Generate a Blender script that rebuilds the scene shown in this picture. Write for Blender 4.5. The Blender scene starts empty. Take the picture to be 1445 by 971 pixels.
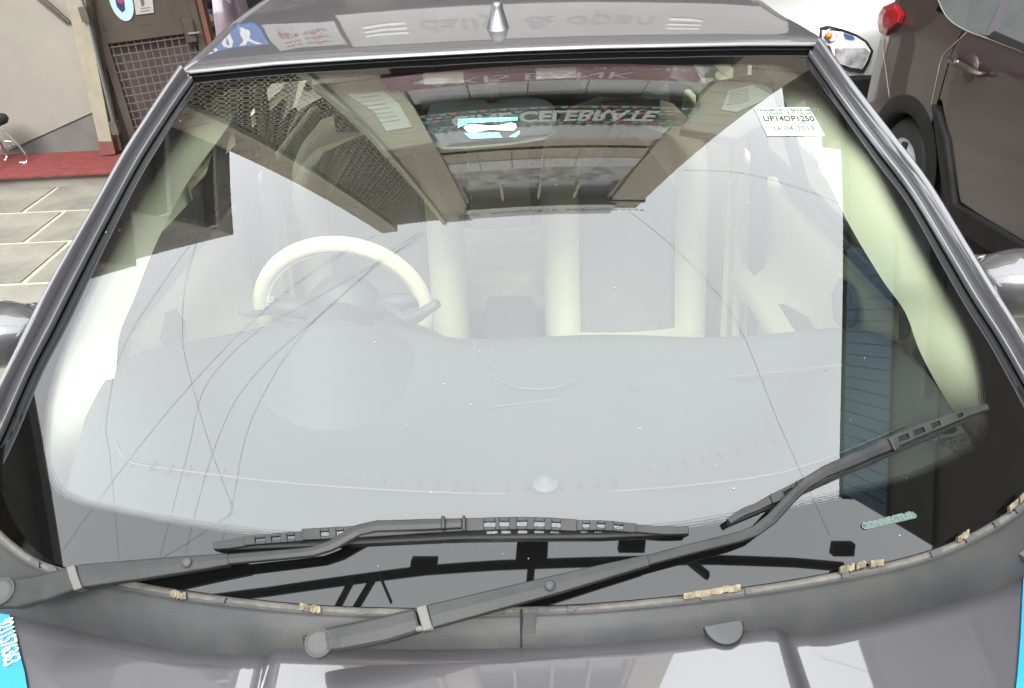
import bpy, bmesh, math, random
from mathutils import Vector, Matrix
random.seed(7)
S = bpy.context.scene
COL = S.collection
R = math.radians

# ---------------- camera ----------------
FPX, WPX, HPX = 1051.0, 1445.0, 971.0
PITCH, ROLL = R(32), R(2.6)
CAM = Vector((0, 0, 1.72))
FW = Vector((0, math.cos(PITCH), -math.sin(PITCH)))
U0 = Vector((0, math.sin(PITCH), math.cos(PITCH)))
R0 = Vector((1, 0, 0))
RT = R0*math.cos(ROLL) - U0*math.sin(ROLL)
UP = U0*math.cos(ROLL) + R0*math.sin(ROLL)
cd = bpy.data.cameras.new('camera'); cam = bpy.data.objects.new('camera', cd); COL.objects.link(cam)
cd.sensor_width = 36; cd.lens = 36*FPX/WPX; cd.clip_start = .02; cd.clip_end = 500
m3 = Matrix((RT, UP, -FW)).transposed()
cam.matrix_world = Matrix.Translation(CAM) @ m3.to_4x4()
S.camera = cam
# ---------------- world, sun, exposure ----------------
SUN_EL, SUN_AZ = R(44), R(185)      # sun is in front of the car, behind the photographer
w = bpy.data.worlds.new('World'); S.world = w; w.use_nodes = True
nt = w.node_tree; nt.nodes.clear()
out = nt.nodes.new('ShaderNodeOutputWorld'); bg = nt.nodes.new('ShaderNodeBackground')
sky = nt.nodes.new('ShaderNodeTexSky'); sky.sky_type = 'NISHITA'; sky.sun_disc = False
sky.sun_elevation = SUN_EL; sky.sun_rotation = SUN_AZ
hs = nt.nodes.new('ShaderNodeHueSaturation'); hs.inputs['Saturation'].default_value = .25
cloud = nt.nodes.new('ShaderNodeMix'); cloud.data_type = 'RGBA'
cloud.inputs[0].default_value = .82
cloud.inputs[7].default_value = (8.75, 9.0, 9.15, 1)
nt.links.new(sky.outputs[0], hs.inputs['Color']); nt.links.new(hs.outputs[0], cloud.inputs[6])
nt.links.new(cloud.outputs[2], bg.inputs[0]); bg.inputs[1].default_value = .12
nt.links.new(bg.outputs[0], out.inputs[0])
sl = bpy.data.lights.new('sun', 'SUN'); sl.energy = .7; sl.angle = R(25); sl.color = (1, .97, .92)
so = bpy.data.objects.new('sun', sl); COL.objects.link(so)
sd = Vector((math.sin(SUN_AZ)*math.cos(SUN_EL), math.cos(SUN_AZ)*math.cos(SUN_EL), math.sin(SUN_EL)))
so.rotation_euler = sd.to_track_quat('Z', 'Y').to_euler()
S.view_settings.view_transform = 'Standard'; S.view_settings.look = 'None'
S.view_settings.exposure = 2.7; S.view_settings.gamma = 1
S.render.engine = 'CYCLES'
S.cycles.transparent_max_bounces = 24; S.cycles.max_bounces = 10; S.cycles.caustics_reflective = False

# ---------------- rays and surfaces ----------------
def ray(x, y):
    return (FW + RT*((x-WPX/2)/FPX) + UP*((HPX/2-y)/FPX)).normalized()
def at(x, y, X=None, Y=None, Z=None):
    d = ray(x, y)
    t = X/d.x if X is not None else (Y/d.y if Y is not None else (Z-CAM.z)/d.z)
    return CAM + d*t
TH = R(30.5265); GB = Vector((0, .546, .954))
ES = Vector((0, math.cos(TH), math.sin(TH))); EN = Vector((0, -math.sin(TH), math.cos(TH)))
GA0, GAS, GB2, GB3, GA4, GSK = .1358, -.0358, -.0071, .0462, -.0141, .0117
def gn_(x, s): return -(GA0+GAS*s)*x*x - GA4*x**4 - GB2*(s*s-.92*s) - GB3*s**3 + GSK*x
def gdx(x, s): return -2*(GA0+GAS*s)*x - 4*GA4*x**3 + GSK
def gds(x, s): return -GAS*x*x - GB2*(2*s-.92) - 3*GB3*s*s
def gsurf(x, s, h=0):
    return GB + ES*s + EN*(gn_(x, s)+h) + Vector((x, 0, 0))
def gnorm(x, s):
    return (EN - ES*gds(x, s) - Vector((gdx(x, s), 0, 0))).normalized()
def gxs(px, py, h=0):
    d = ray(px, py); t = 1.2
    for _ in range(40):
        q = CAM + d*t - GB; s = q.dot(ES)
        f = q.dot(EN) - gn_(q.x, s) - h
        df = d.dot(EN) - gdx(q.x, s)*d.x - gds(q.x, s)*d.dot(ES)
        t -= f/df
    q = CAM + d*t
    return q.x, (q-GB).dot(ES), q
def G(px, py, h=0, deep=0):          # point on (or h over) the windscreen; deep = metres further along the view
    return gxs(px, py, h)[2] + ray(px, py)*deep
def hoodz(x, y):
    a = abs(x)
    k = min(1, max(0, (.335-a)/.035)); k = k*k*(3-2*k)
    r = .62-y
    c = .15*min(a, .30)**2 + (.09*(a-.30) if a > .30 else 0) + (.5*(a-.56)**2 if a > .56 else 0)
    return .953 - c - .135*r - .03*r*r + .010*k
def onhood(px, py, dz=0):
    d = ray(px, py); t = 1.0
    for _ in range(60):
        p = CAM + d*t
        t += (p.z - hoodz(p.x, p.y) - dz)/(-d.z)*.8
    return CAM + d*t

# ---------------- materials ----------------
def mat(name, col, rough=.5, metal=0, coat=0, var=0, vscale=8, bump=0, bscale=60, col2=None, spec=.5, stretch=None):
    m = bpy.data.materials.new(name); m.use_nodes = True
    n = m.node_tree.nodes; L = m.node_tree.links; b = n['Principled BSDF']
    b.inputs['Base Color'].default_value = (*col, 1); b.inputs['Roughness'].default_value = rough
    b.inputs['Metallic'].default_value = metal; b.inputs['Coat Weight'].default_value = coat
    b.inputs['Coat Roughness'].default_value = .02; b.inputs['Coat IOR'].default_value = 1.72; b.inputs['Specular IOR Level'].default_value = spec
    tc = n.new('ShaderNodeTexCoord'); src = tc.outputs['Object']
    if stretch:
        mp = n.new('ShaderNodeMapping'); mp.inputs['Scale'].default_value = stretch
        L.new(src, mp.inputs[0]); src = mp.outputs[0]
    if var or col2:
        t = n.new('ShaderNodeTexNoise'); t.inputs['Scale'].default_value = vscale; t.inputs['Detail'].default_value = 8
        t.inputs['Roughness'].default_value = .65
        L.new(src, t.inputs['Vector'])
        mx = n.new('ShaderNodeMix'); mx.data_type = 'RGBA'
        c2 = col2 or tuple(c*(1-var) for c in col)
        rp = n.new('ShaderNodeValToRGB'); rp.color_ramp.elements[0].position = .38; rp.color_ramp.elements[1].position = .66
        L.new(t.outputs[0], rp.inputs[0]); L.new(rp.outputs[0], mx.inputs[0])
        mx.inputs[6].default_value = (*col, 1); mx.inputs[7].default_value = (*c2, 1)
        L.new(mx.outputs[2], b.inputs['Base Color'])
        mr = n.new('ShaderNodeMapRange'); mr.inputs[3].default_value = rough*.85; mr.inputs[4].default_value = min(1, rough*1.2+.02)
        L.new(t.outputs[0], mr.inputs[0]); L.new(mr.outputs[0], b.inputs['Roughness'])
    if bump:
        t2 = n.new('ShaderNodeTexNoise'); t2.inputs['Scale'].default_value = bscale; t2.inputs['Detail'].default_value = 4
        L.new(src, t2.inputs['Vector'])
        bp = n.new('ShaderNodeBump'); bp.inputs['Strength'].default_value = bump; bp.inputs['Distance'].default_value = .004
        L.new(t2.outputs[0], bp.inputs['Height']); L.new(bp.outputs[0], b.inputs['Normal'])
    return m
def glassmat(name, tint, film=False, dots=False):
    m = bpy.data.materials.new(name); m.use_nodes = True
    n = m.node_tree.nodes; L = m.node_tree.links; n.clear()
    o = n.new('ShaderNodeOutputMaterial'); fr = n.new('ShaderNodeFresnel'); fr.inputs[0].default_value = 1.52
    tr = n.new('ShaderNodeBsdfTransparent'); tr.inputs[0].default_value = (*tint, 1)
    gl = n.new('ShaderNodeBsdfGlossy'); gl.inputs['Roughness'].default_value = 0; gl.inputs[0].default_value = (1, 1, 1, 1)
    a = n.new('ShaderNodeMath'); a.operation = 'MULTIPLY'; a.inputs[1].default_value = 2
    b = n.new('ShaderNodeMath'); b.operation = 'ADD'; b.inputs[1].default_value = 1
    c = n.new('ShaderNodeMath'); c.operation = 'DIVIDE'
    L.new(fr.outputs[0], a.inputs[0]); L.new(fr.outputs[0], b.inputs[0]); L.new(a.outputs[0], c.inputs[0]); L.new(b.outputs[0], c.inputs[1])
    mx = n.new('ShaderNodeMixShader'); L.new(c.outputs[0], mx.inputs[0]); L.new(tr.outputs[0], mx.inputs[1]); L.new(gl.outputs[0], mx.inputs[2])
    last = mx
    if film:      # thin uneven dust film
        tcd = n.new('ShaderNodeTexCoord'); nz = n.new('ShaderNodeTexNoise'); nz.inputs['Scale'].default_value = 4; nz.inputs['Detail'].default_value = 9
        L.new(tcd.outputs['Object'], nz.inputs['Vector'])
        mr = n.new('ShaderNodeMapRange'); mr.inputs[1].default_value = .35; mr.inputs[2].default_value = .75; mr.inputs[3].default_value = .002; mr.inputs[4].default_value = .013
        L.new(nz.outputs[0], mr.inputs[0]); df = n.new('ShaderNodeBsdfDiffuse'); df.inputs[0].default_value = (.5, .5, .47, 1)
        m3_ = n.new('ShaderNodeMixShader'); L.new(mr.outputs[0], m3_.inputs[0]); L.new(mx.outputs[0], m3_.inputs[1]); L.new(df.outputs[0], m3_.inputs[2])
        last = m3_
    if dots:      # ceramic dot fade between clear pane and black band: u counts dots, v is 0 at the clear side, 1 at the band
        uv = n.new('ShaderNodeUVMap'); sp = n.new('ShaderNodeSeparateXYZ'); L.new(uv.outputs[0], sp.inputs[0])
        def mth(op, *args):
            k = n.new('ShaderNodeMath'); k.operation = op
            for i, g in enumerate(args):
                if isinstance(g, (int, float)): k.inputs[i].default_value = g
                else: L.new(g, k.inputs[i])
            return k.outputs[0]
        u = sp.outputs[0]; v = sp.outputs[1]
        vr = mth('MULTIPLY', v, 4.0)
        row = mth('FLOOR', vr); uo = mth('ADD', u, mth('MULTIPLY', row, .5))
        fu = mth('SUBTRACT', mth('FRACT', uo), .5); fv = mth('SUBTRACT', mth('FRACT', vr), .5)
        dist = mth('SQRT', mth('ADD', mth('MULTIPLY', fu, fu), mth('MULTIPLY', fv, fv)))
        rad = mth('ADD', mth('MULTIPLY', v, .38), .2)
        mask = mth('LESS_THAN', dist, rad)
        bb = n.new('ShaderNodeBsdfPrincipled'); bb.inputs['Base Color'].default_value = (.0035, .0035, .0035, 1)
        bb.inputs['Roughness'].default_value = .02
        m2 = n.new('ShaderNodeMixShader'); L.new(mask, m2.inputs[0]); L.new(mx.outputs[0], m2.inputs[1]); L.new(bb.outputs[0], m2.inputs[2])
        last = m2
    L.new(last.outputs[0], o.inputs[0])
    return m
M = {}
M['paint'] = mat('car_paint', (.060, .058, .065), .40, .25, 1)
M['suvpaint'] = mat('brown_paint', (.044, .030, .030), .4, .3, 1)
M['white'] = mat('white_paint', (.62, .62, .61), .35, 0, 1)
M['plastic'] = mat('weathered_black_plastic', (.034, .035, .038), .55, col2=(.056, .055, .052), vscale=7, bump=.2, bscale=700)
M['plastic2'] = mat('wiper_black', (.011, .0115, .012), .45, col2=(.026, .026, .025), vscale=18, bump=.1, spec=.35, bscale=500)
M['dustyrubber'] = mat('dusty_rubber', (.07, .065, .058), .8, col2=(.14, .13, .115), vscale=30, bump=.4, bscale=300)
M['rubber'] = mat('black_rubber', (.012, .012, .013), .6, var=.3)
M['frit'] = mat('black_ceramic', (.0035, .0035, .0035), .015)
M['glass'] = glassmat('windscreen_glass', (.84, .92, .84), film=True)
M['sglass'] = glassmat('side_glass', (.72, .79, .73))
M['dots'] = glassmat('dotted_glass_edge', (.86, .93, .85), dots=True)
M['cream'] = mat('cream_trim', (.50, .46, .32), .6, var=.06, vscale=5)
M['litcream'] = mat('lit_pillar_cream', (.74, .71, .57), .6)  # cream trim lightened in colour, standing in for light the pillar linings lack
M['creamleather'] = mat('cream_leather', (.37, .325, .235), .5, var=.08, vscale=12, bump=.12, bscale=120)
M['greyfabric'] = mat('grey_fabric', (.075, .073, .072), .9, var=.15, vscale=20)
M['dash'] = mat('grey_dashboard', (.040, .041, .044), .7, var=.12, vscale=6)
M['dash2'] = mat('dark_trim', (.022, .022, .025), .6)
M['chrome'] = mat('chrome', (.75, .75, .76), .12, 1)
M['silver'] = mat('silver_paint', (.5, .5, .52), .4, .1, var=.1)
M['alloy'] = mat('satin_silver', (.17, .172, .18), .35, .7)
M['foam'] = mat('old_cream_foam', (.24, .20, .13), .9, col2=(.07, .06, .045), vscale=60, bump=.8, bscale=150)
M['cyan'] = mat('cyan_tape', (.012, .22, .42), .55, var=.06, vscale=5)
M['ink'] = mat('black_ink', (.02, .02, .02), .6)
M['whiteprint'] = mat('white_print', (.8, .82, .8), .6)
M['permit'] = mat('green_white_paper', (.42, .50, .40), .6)
M['redlens'] = mat('red_lens', (.22, .006, .008), .25)
M['orange'] = mat('orange_lens', (.75, .25, .03), .25)
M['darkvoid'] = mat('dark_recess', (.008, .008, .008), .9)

# ---------------- builders ----------------
def mesh(name, V, Fc, m, parent=None, smooth=False, bevel=0, solid=0, sub=0, label=None, uv=None):
    me = bpy.data.meshes.new(name); me.from_pydata([tuple(v) for v in V], [], Fc); me.validate(); me.update()
    if smooth:
        for p in me.polygons: p.use_smooth = True
    ms = m if isinstance(m, (list, tuple)) else [m]
    for k in ms: me.materials.append(k)
    o = bpy.data.objects.new(name, me); COL.objects.link(o)
    if solid:
        s = o.modifiers.new('thick', 'SOLIDIFY'); s.thickness = abs(solid); s.offset = -1 if solid > 0 else 1
    if bevel:
        b = o.modifiers.new('bevel', 'BEVEL'); b.width = bevel; b.segments = 2; b.limit_method = 'ANGLE'
    if sub:
        s = o.modifiers.new('sub', 'SUBSURF'); s.levels = sub; s.render_levels = sub
    if parent is not None:
        o.parent = parent
        o.matrix_parent_inverse = Matrix.Identity(4) if not hasattr(parent, 'matrix_world') else (wm(parent)).inverted()
    if label: o['label'] = label
    return o
def wm(o):
    mt = Matrix.Translation(o.location) @ o.rotation_euler.to_matrix().to_4x4()
    return mt if o.parent is None else wm(o.parent) @ o.matrix_parent_inverse @ mt
def thing(name, label, cat, loc=(0, 0, 0), group=None):
    o = bpy.data.objects.new(name, None); COL.objects.link(o); o.location = loc; o.empty_display_size = .1
    o['label'] = label; o['category'] = cat
    if group: o['group'] = group
    return o
def tag(o, label=None, cat=None, group=None, kind=None):
    if label: o['label'] = label
    if cat: o['category'] = cat
    if group: o['group'] = group
    if kind: o['kind'] = kind
    return o
def grid(name, rows, m, parent=None, smooth=True, closed=False, **kw):
    V = [p for r in rows for p in r]; nc = len(rows[0]); Fc = []
    for i in range(len(rows)-1):
        for j in range(nc-1 + (1 if closed else 0)):
            a = i*nc+j; b = i*nc+(j+1) % nc
            Fc.append((a, b, b+nc, a+nc))
    return mesh(name, V, Fc, m, parent, smooth, **kw)
def boxV(c, s, rot=None):
    V = []
    for dx in (-1, 1):
        for dy in (-1, 1):
            for dz in (-1, 1):
                v = Vector((dx*s[0]/2, dy*s[1]/2, dz*s[2]/2))
                if rot: v = rot @ v
                V.append(Vector(c)+v)
    return V
BF = [(0, 1, 3, 2), (4, 6, 7, 5), (0, 4, 5, 1), (2, 3, 7, 6), (0, 2, 6, 4), (1, 5, 7, 3)]
class MB:
    def __init__(s): s.V = []; s.F = []
    def box(s, c, d, rot=None):
        n = len(s.V); s.V += boxV(c, d, rot); s.F += [tuple(n+i for i in f) for f in BF]; return s
    def quad(s, *p):
        n = len(s.V); s.V += list(p); s.F.append(tuple(range(n, n+len(p)))); return s
    def tube(s, pts, r, seg=8, cap=True):
        n0 = len(s.V); P = [Vector(p) for p in pts]
        rr = r if isinstance(r, (list, tuple)) else [r]*len(P)
        up = None
        for i, p in enumerate(P):
            d = (P[min(i+1, len(P)-1)]-P[max(i-1, 0)]).normalized()
            if up is None: up = d.orthogonal().normalized()
            up = (up - d*up.dot(d)).normalized(); sd_ = d.cross(up)
            for k in range(seg):
                a = 2*math.pi*k/seg; s.V.append(p + (up*math.cos(a)+sd_*math.sin(a))*rr[i])
        for i in range(len(P)-1):
            for k in range(seg):
                a = n0+i*seg+k; b = n0+i*seg+(k+1) % seg; s.F.append((a, b, b+seg, a+seg))
        if cap:
            s.F.append(tuple(n0+k for k in reversed(range(seg)))); s.F.append(tuple(n0+(len(P)-1)*seg+k for k in range(seg)))
        return s
    def lathe(s, c, ax, prof, seg=24):      # prof: (dist along axis, radius)
        n0 = len(s.V); ax = Vector(ax).normalized(); u = ax.orthogonal().normalized(); v = ax.cross(u); c = Vector(c)
        for (h, r) in prof:
            for k in range(seg):
                a = 2*math.pi*k/seg; s.V.append(c+ax*h+(u*math.cos(a)+v*math.sin(a))*max(r, 1e-4))
        for i in range(len(prof)-1):
            for k in range(seg):
                a = n0+i*seg+k; b = n0+i*seg+(k+1) % seg; s.F.append((a, b, b+seg, a+seg))
        return s
    def prism(s, pts, off):                 # polygon extruded by off
        n = len(s.V); k = len(pts); s.V += [Vector(p) for p in pts]+[Vector(p)+Vector(off) for p in pts]
        s.F.append(tuple(range(n, n+k))); s.F.append(tuple(reversed(range(n+k, n+2*k))))
        for i in range(k):
            j = (i+1) % k; s.F.append((n+j, n+i, n+k+i, n+k+j))
        return s
    def build(s, name, m, parent=None, **kw):
        return mesh(name, s.V, s.F, m, parent, **kw)
def fixn(o):
    bm = bmesh.new(); bm.from_mesh(o.data); bmesh.ops.recalc_face_normals(bm, faces=bm.faces); bm.to_mesh(o.data); bm.free(); return o
def text(name, s, size, loc, xdir, up, m, parent=None, align='CENTER', depth=.0006, bold=0, sx=1, shear=0):
    c = bpy.data.curves.new(name, 'FONT'); c.body = s; c.size = size; c.align_x = align; c.align_y = 'CENTER'
    c.extrude = depth; c.offset = bold*size; c.resolution_u = 3; c.shear = shear
    t = bpy.data.objects.new('tmp', c); COL.objects.link(t)
    me = bpy.data.meshes.new_from_object(t.evaluated_get(bpy.context.evaluated_depsgraph_get()))
    bpy.data.objects.remove(t)
    xd = Vector(xdir).normalized(); u = Vector(up); u = (u-xd*u.dot(xd)).normalized(); n = xd.cross(u)
    mt = Matrix((xd*sx, u, n)).transposed().to_4x4(); mt.translation = Vector(loc)
    me.transform(mt); me.name = name; me.materials.clear(); me.materials.append(m)
    o = bpy.data.objects.new(name, me); COL.objects.link(o)
    if parent is not None: o.parent = parent; o.matrix_parent_inverse = wm(parent).inverted()
    return o
def lerp(a, b, t): return a+(b-a)*t
def along(pts, n):                          # resample a polyline (tuples or Vectors) to n points, smoothed
    P = [Vector(p) for p in pts]; k = len(P)-1; out_ = []
    for i in range(n):
        f = i/(n-1)*k; j = min(int(f), k-1); t = f-j
        p0 = P[max(j-1, 0)]; p1 = P[j]; p2 = P[j+1]; p3 = P[min(j+2, k)]
        out_.append(.5*((2*p1)+(p2-p0)*t+(2*p0-5*p1+4*p2-p3)*t*t+(3*p1-p0-3*p2+p3)*t**3))
    return out_
def loft(name, A, B, m, parent=None, nl=24, nc=8, bulge=0, dirv=None, **kw):   # between two 3D polylines, domed across
    a = along(A, nl); b = along(B, nl); rows = []
    for p, q in zip(a, b):
        r = []
        for j in range(nc+1):
            t = j/nc; v = lerp(p, q, t)
            if bulge:
                dv = dirv or (CAM-v).normalized()
                v = v + dv*bulge*(1-(2*t-1)**2)
            r.append(v)
        rows.append(r)
    return grid(name, rows, m, parent, **kw)
# ================= the buildings and ground =================
M['stone'] = mat('grey_green_stone', (.24, .23, .19), .6, col2=(.13, .125, .10), vscale=2.2, bump=.5, bscale=90)
M['joint'] = mat('white_joint', (.42, .40, .32), .8, var=.15, vscale=20)
M['concrete'] = mat('dull_concrete', (.24, .225, .195), .85, var=.3, vscale=3, bump=.5, bscale=40)
M['carpet'] = mat('red_carpet', (.20, .035, .032), .95, var=.3, vscale=14, bump=.9, bscale=500)
M['wallbeige'] = mat('beige_plaster', (.25, .235, .20), .85, var=.12, vscale=1.6, bump=.2, bscale=60)
M['wallgrey'] = mat('grey_skirting', (.13, .125, .12), .8, var=.2, vscale=5)
M['tan'] = mat('tan_cladding', (.34, .29, .215), .8, var=.1, vscale=2)
M['brown'] = mat('brown_cladding', (.16, .12, .10), .7, var=.2, vscale=2, stretch=(.3, 1, 4))
M['bglass'] = mat('building_glass', (.12, .13, .13), .15, var=.2)
M['lattice'] = mat('cream_lattice', (.32, .30, .225), .7, var=.1)
M['panelg'] = mat('pale_grey_panel', (.40, .40, .38), .6, var=.12, vscale=2)
M['maroon'] = mat('maroon_board', (.15, .02, .045), .5)
M['bluev'] = mat('blue_boards', (.04, .13, .24), .6, var=.15, vscale=3)
M['greyside'] = mat('grey_render', (.105, .10, .09), .9, col2=(.06, .058, .05), vscale=2.2, bump=.4, bscale=30)
M['steel'] = mat('worn_cream_steel', (.28, .25, .19), .5, var=.2, vscale=10)
M['gatebrown'] = mat('brown_gate_paint', (.085, .068, .055), .5, var=.25, vscale=7)
M['gatewire'] = mat('gate_wire', (.16, .135, .115), .5, .2)
M['redfoot'] = mat('red_primer', (.16, .055, .045), .7, var=.2)
M['softgrey'] = mat('soft_grey_print', (.29, .29, .285), .6)
M['signcream'] = mat('sign_cream', (.42, .42, .39), .6)
M['bluesign'] = mat('blue_sign', (.03, .14, .42), .5)

# ground sheet
g = MB(); g.quad((-60, -60, 0), (60, -60, 0), (60, 60, 0), (-60, 60, 0)); tag(g.build('ground', M['concrete']), kind='structure')
# paving: rows of stone slabs with pale joints (joint bed is one sheet, slabs proud of it)
YR = [5.12, 4.60, 4.10, 3.55, 3.02, 2.50, 1.98, 1.46]
XJ = -3.12
pav = MB(); pav.box((-2.9, 3.28, .004), (4.6, 3.72, .008)); pv = tag(pav.build('paving', M['joint']), kind='structure')
slabs = {}
for r in range(7):
    y1, y0 = YR[r], YR[r+1]; off = (r % 2)*.28
    x = XJ + off - .56*4
    while x < -.9:
        if x > -5.3:
            key = round(y1-y0, 2)
            if key not in slabs:
                b = MB(); b.box((0, 0, 0), (.56-.034, key-.034, .012)); o = b.build('slab', M['stone'], pv, bevel=.002); slabs[key] = o
            else:
                o = slabs[key].copy(); COL.objects.link(o)
            o.location = (x+.28, (y0+y1)/2, .010+random.uniform(-.001, .001)); 
        x += .56
# step with carpet
st = MB(); st.box((-3.2, 5.75, .05), (4.0, 1.36, .10)); tag(st.build('step', M['concrete'], bevel=.006), kind='structure')
cp = [at(x, y, Z=.105) for x, y in [(-160, 261), (-160, 228), (345, 205), (345, 236)]]
cpt = MB(); cpt.prism([(p.x, p.y, .104) for p in cp], (0, 0, .012)); tag(fixn(cpt.build('red_carpet', M['carpet'])), 'long red carpet runner on the step in front of the beige wall', 'carpet')

# ---- tower behind the car: upper storeys hang out to Y = 4.4, seen mirrored in the windscreen ----
FY = 4.4
T = thing('tower_building', 'tall tan building behind the car mirrored in its windscreen with signs and lattice', 'building', (0, FY, 0))
def pw(v, A, B):
    if v <= A[0]: return B[0]+(v-A[0])
    for i in range(len(A)-1):
        if v <= A[i+1]: return lerp(B[i], B[i+1], (v-A[i])/(A[i+1]-A[i]))
    return B[-1]+(v-A[-1])
TX = lambda x: pw(x, (-3.3, -2.92, -1.98, -1.06, 2.32, 2.93), (-4.1, -3.5, -2.1, -1.25, 2.5, 3.35))
TZ = lambda z: pw(z, (2.95, 3.05, 3.9, 4.36, 4.86, 5.27, 5.86, 6.52, 6.92, 7.58, 8.25, 9.02, 9.56), (3.2, 3.3, 5.0, 5.95, 6.45, 7.2, 8.05, 9.0, 9.7, 11.0, 12.3, 14.1, 15.25))
def slab(name, x0, x1, z0, z1, y, th, m, parent=T, **kw):
    if parent is T: x0, x1, z0, z1 = TX(x0), TX(x1), TZ(z0), TZ(z1)
    return MB().box(((x0+x1)/2, y+th/2, (z0+z1)/2), (x1-x0, th, z1-z0)).build(name, m, parent, **kw)
slab('wall', -3.3, 2.93, 3.05, 9.3, FY+.35, 4, M['brown'])
slab('soffit', -3.3, 2.93, 2.95, 3.05, FY+.02, 4.3, M['concrete'])
# cladding piers: tan boards
for (x0, x1, zt) in ((-2.0, -1.25, 15.6), (2.52, 3.35, 14.6), (-4.1, -3.62, 16.0)):
    z = 4.2; bo = None
    while z < zt-.05:
        if bo is None: bo = MB().box(((x0+x1)/2, FY+.16, 0), (x1-x0, .36, .43)).build('board', M['tan'], T); o = bo
        else: o = bo.copy(); COL.objects.link(o)
        o.location = (0, 0, z+.22); z += .445
slab('ledge', -1.9, 2.93, 3.05, 3.9, FY+.05, .3, M['brown'])
# bay rows (bottom to top)
slab('fascia', -1.06, 2.32, 3.9, 4.30, FY+.1, .25, M['brown'])
slab('bank_sign', -1.2, 2.1, 4.36, 4.86, FY-.08, .2, M['maroon'])
text('bank_lettering', 'AXIS BANK', .30, (.25, FY-.085, 6.28), (1, 0, 0), (0, 0, 1), M['signcream'], T, sx=1.6)
text('lettering', 'home loan  24 hour ATM', .13, (1.0, FY-.085, 6.05), (1, 0, 0), (0, 0, 1), M['signcream'], T, sx=1.5)
MB().prism([(-1.1, FY-.086, 6.2), (-.85, FY-.086, 6.08), (-.6, FY-.086, 6.2), (-.85, FY-.086, 6.32)], (0, .004, 0)).build('sign_logo', M['signcream'], T)
for i in range(5):
    x0 = -1.04+i*.672; slab('glazing_panel', x0, x0+.66, 4.88, 5.26, FY+.04, .1, M['panelg'])
slab('shadow_gap', -1.06, 2.32, 5.27, 5.36, FY+.2, .1, M['darkvoid'])
slab('cinema_sign', -1.0, 2.36, 5.29, 5.86, FY-.16, .12, M['darkvoid'])
text('cinema_lettering', 'CINE CELEBRATE', .62, (.62, FY-.175, 7.60), (1, 0, 0), (0, 0, 1), M['signcream'], T, bold=.035, sx=.60, depth=.004)
cols = [mat('bunting_red', (.36, .06, .06), .6), mat('bunting_green', (.06, .28, .2), .6), mat('bunting_dark', (.02, .03, .03), .6)]
bm_ = []
for rI, zz in enumerate((7.26, 7.38, 7.92, 8.04, 7.5, 7.8)):
    for i in range(28):
        c = cols[(i*2+rI) % 3]
        x = -1.15+i*.135+(rI % 2)*.065
        a = [(x+.06*math.cos(t), FY-.163-.0015*rI, zz+.085*math.sin(t)) for t in [math.pi*k/5 for k in range(6)]]
        bm_.append((c, a))
for ci, c in enumerate(cols):
    b = MB()
    for cc, a in bm_:
        if cc is c: b.prism(a, (0, .001, 0))
    tag(b.build('bunting_scallops', c, T), kind='stuff')
for i in range(4):
    x0 = -.98+i*.82; slab('pale_panel', x0, x0+.81, 5.90, 6.52, FY-.05, .1, M['panelg'])
slab('band', -1.06, 2.32, 6.54, 6.92, FY+.06, .15, M['tan'])
for i in range(6):
    x0 = -1.05+i*.562
    slab('tile', x0, x0+.55, 6.94, 7.24, FY+.02, .12, M['tan']); slab('tile', x0, x0+.55, 7.26, 7.58, FY+.02, .12, M['panelg'])
slab('mural_panel', -1.06, 2.32, 7.6, 8.25, FY+.06, .1, mat('floral_mural', (.11, .10, .085), .7, col2=(.42, .40, .36), vscale=3.2))
slab('dark_window', -1.0, 2.26, 8.27, 9.02, FY+.2, .1, M['bglass'])
for i in range(5): slab('mullion', -1.06+i*.83, -1.0+i*.83, 8.27, 9.02, FY+.08, .15, M['tan'])
slab('parapet', -1.1, 2.45, 9.04, 9.56, FY-.1, .3, M['panelg'])
text('parapet_lettering', 'HOTEL  BANQUETS  RESTAURANT', .36, (.8, FY-.105, 14.68), (1, 0, 0), (0, 0, 1), M['wallgrey'], T)
slab('coping', 2.3, 2.98, 8.93, 9.0, FY-.06, .4, M['wallgrey'])
slab('lamp_bracket', -1.45, -1.1, 9.45, 9.75, FY-.04, .2, M['wallgrey'])
# lattice screen: rings and spokes joined (far too many to pick apart)
JX0, JX1, JZ0, JZ1 = -3.5, -2.12, 5.2, 15.4
MB().box(((JX0+JX1)/2, FY+.33, 10), (JX1-JX0, .06, 11)).build('screen_back', M['darkvoid'], T)
b = MB()
def ring(cx, cz, r, wd, seg=10):
    n0 = len(b.V)
    for k in range(seg):
        a = 2*math.pi*k/seg
        for rr, yy in ((r-wd, -.02), (r+wd, -.02), (r+wd, .03), (r-wd, .03)):
            b.V.append(Vector((cx+rr*math.cos(a), FY+yy, cz+rr*math.sin(a))))
    for k in range(seg):
        a = n0+4*k; c = n0+4*((k+1) % seg)
        for q in range(4): b.F.append((a+q, a+(q+1) % 4, c+(q+1) % 4, c+q))
cz = JZ0; r_ = 0
while cz < JZ1:
    x = JX0+.05+(r_ % 2)*.075
    while x < JX1-.04:
        ring(x, cz, .058, .012, 8); x += .15
    cz += .14; r_ += 1
tag(b.build('lattice_screen', M['lattice'], T), kind='stuff')
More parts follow.
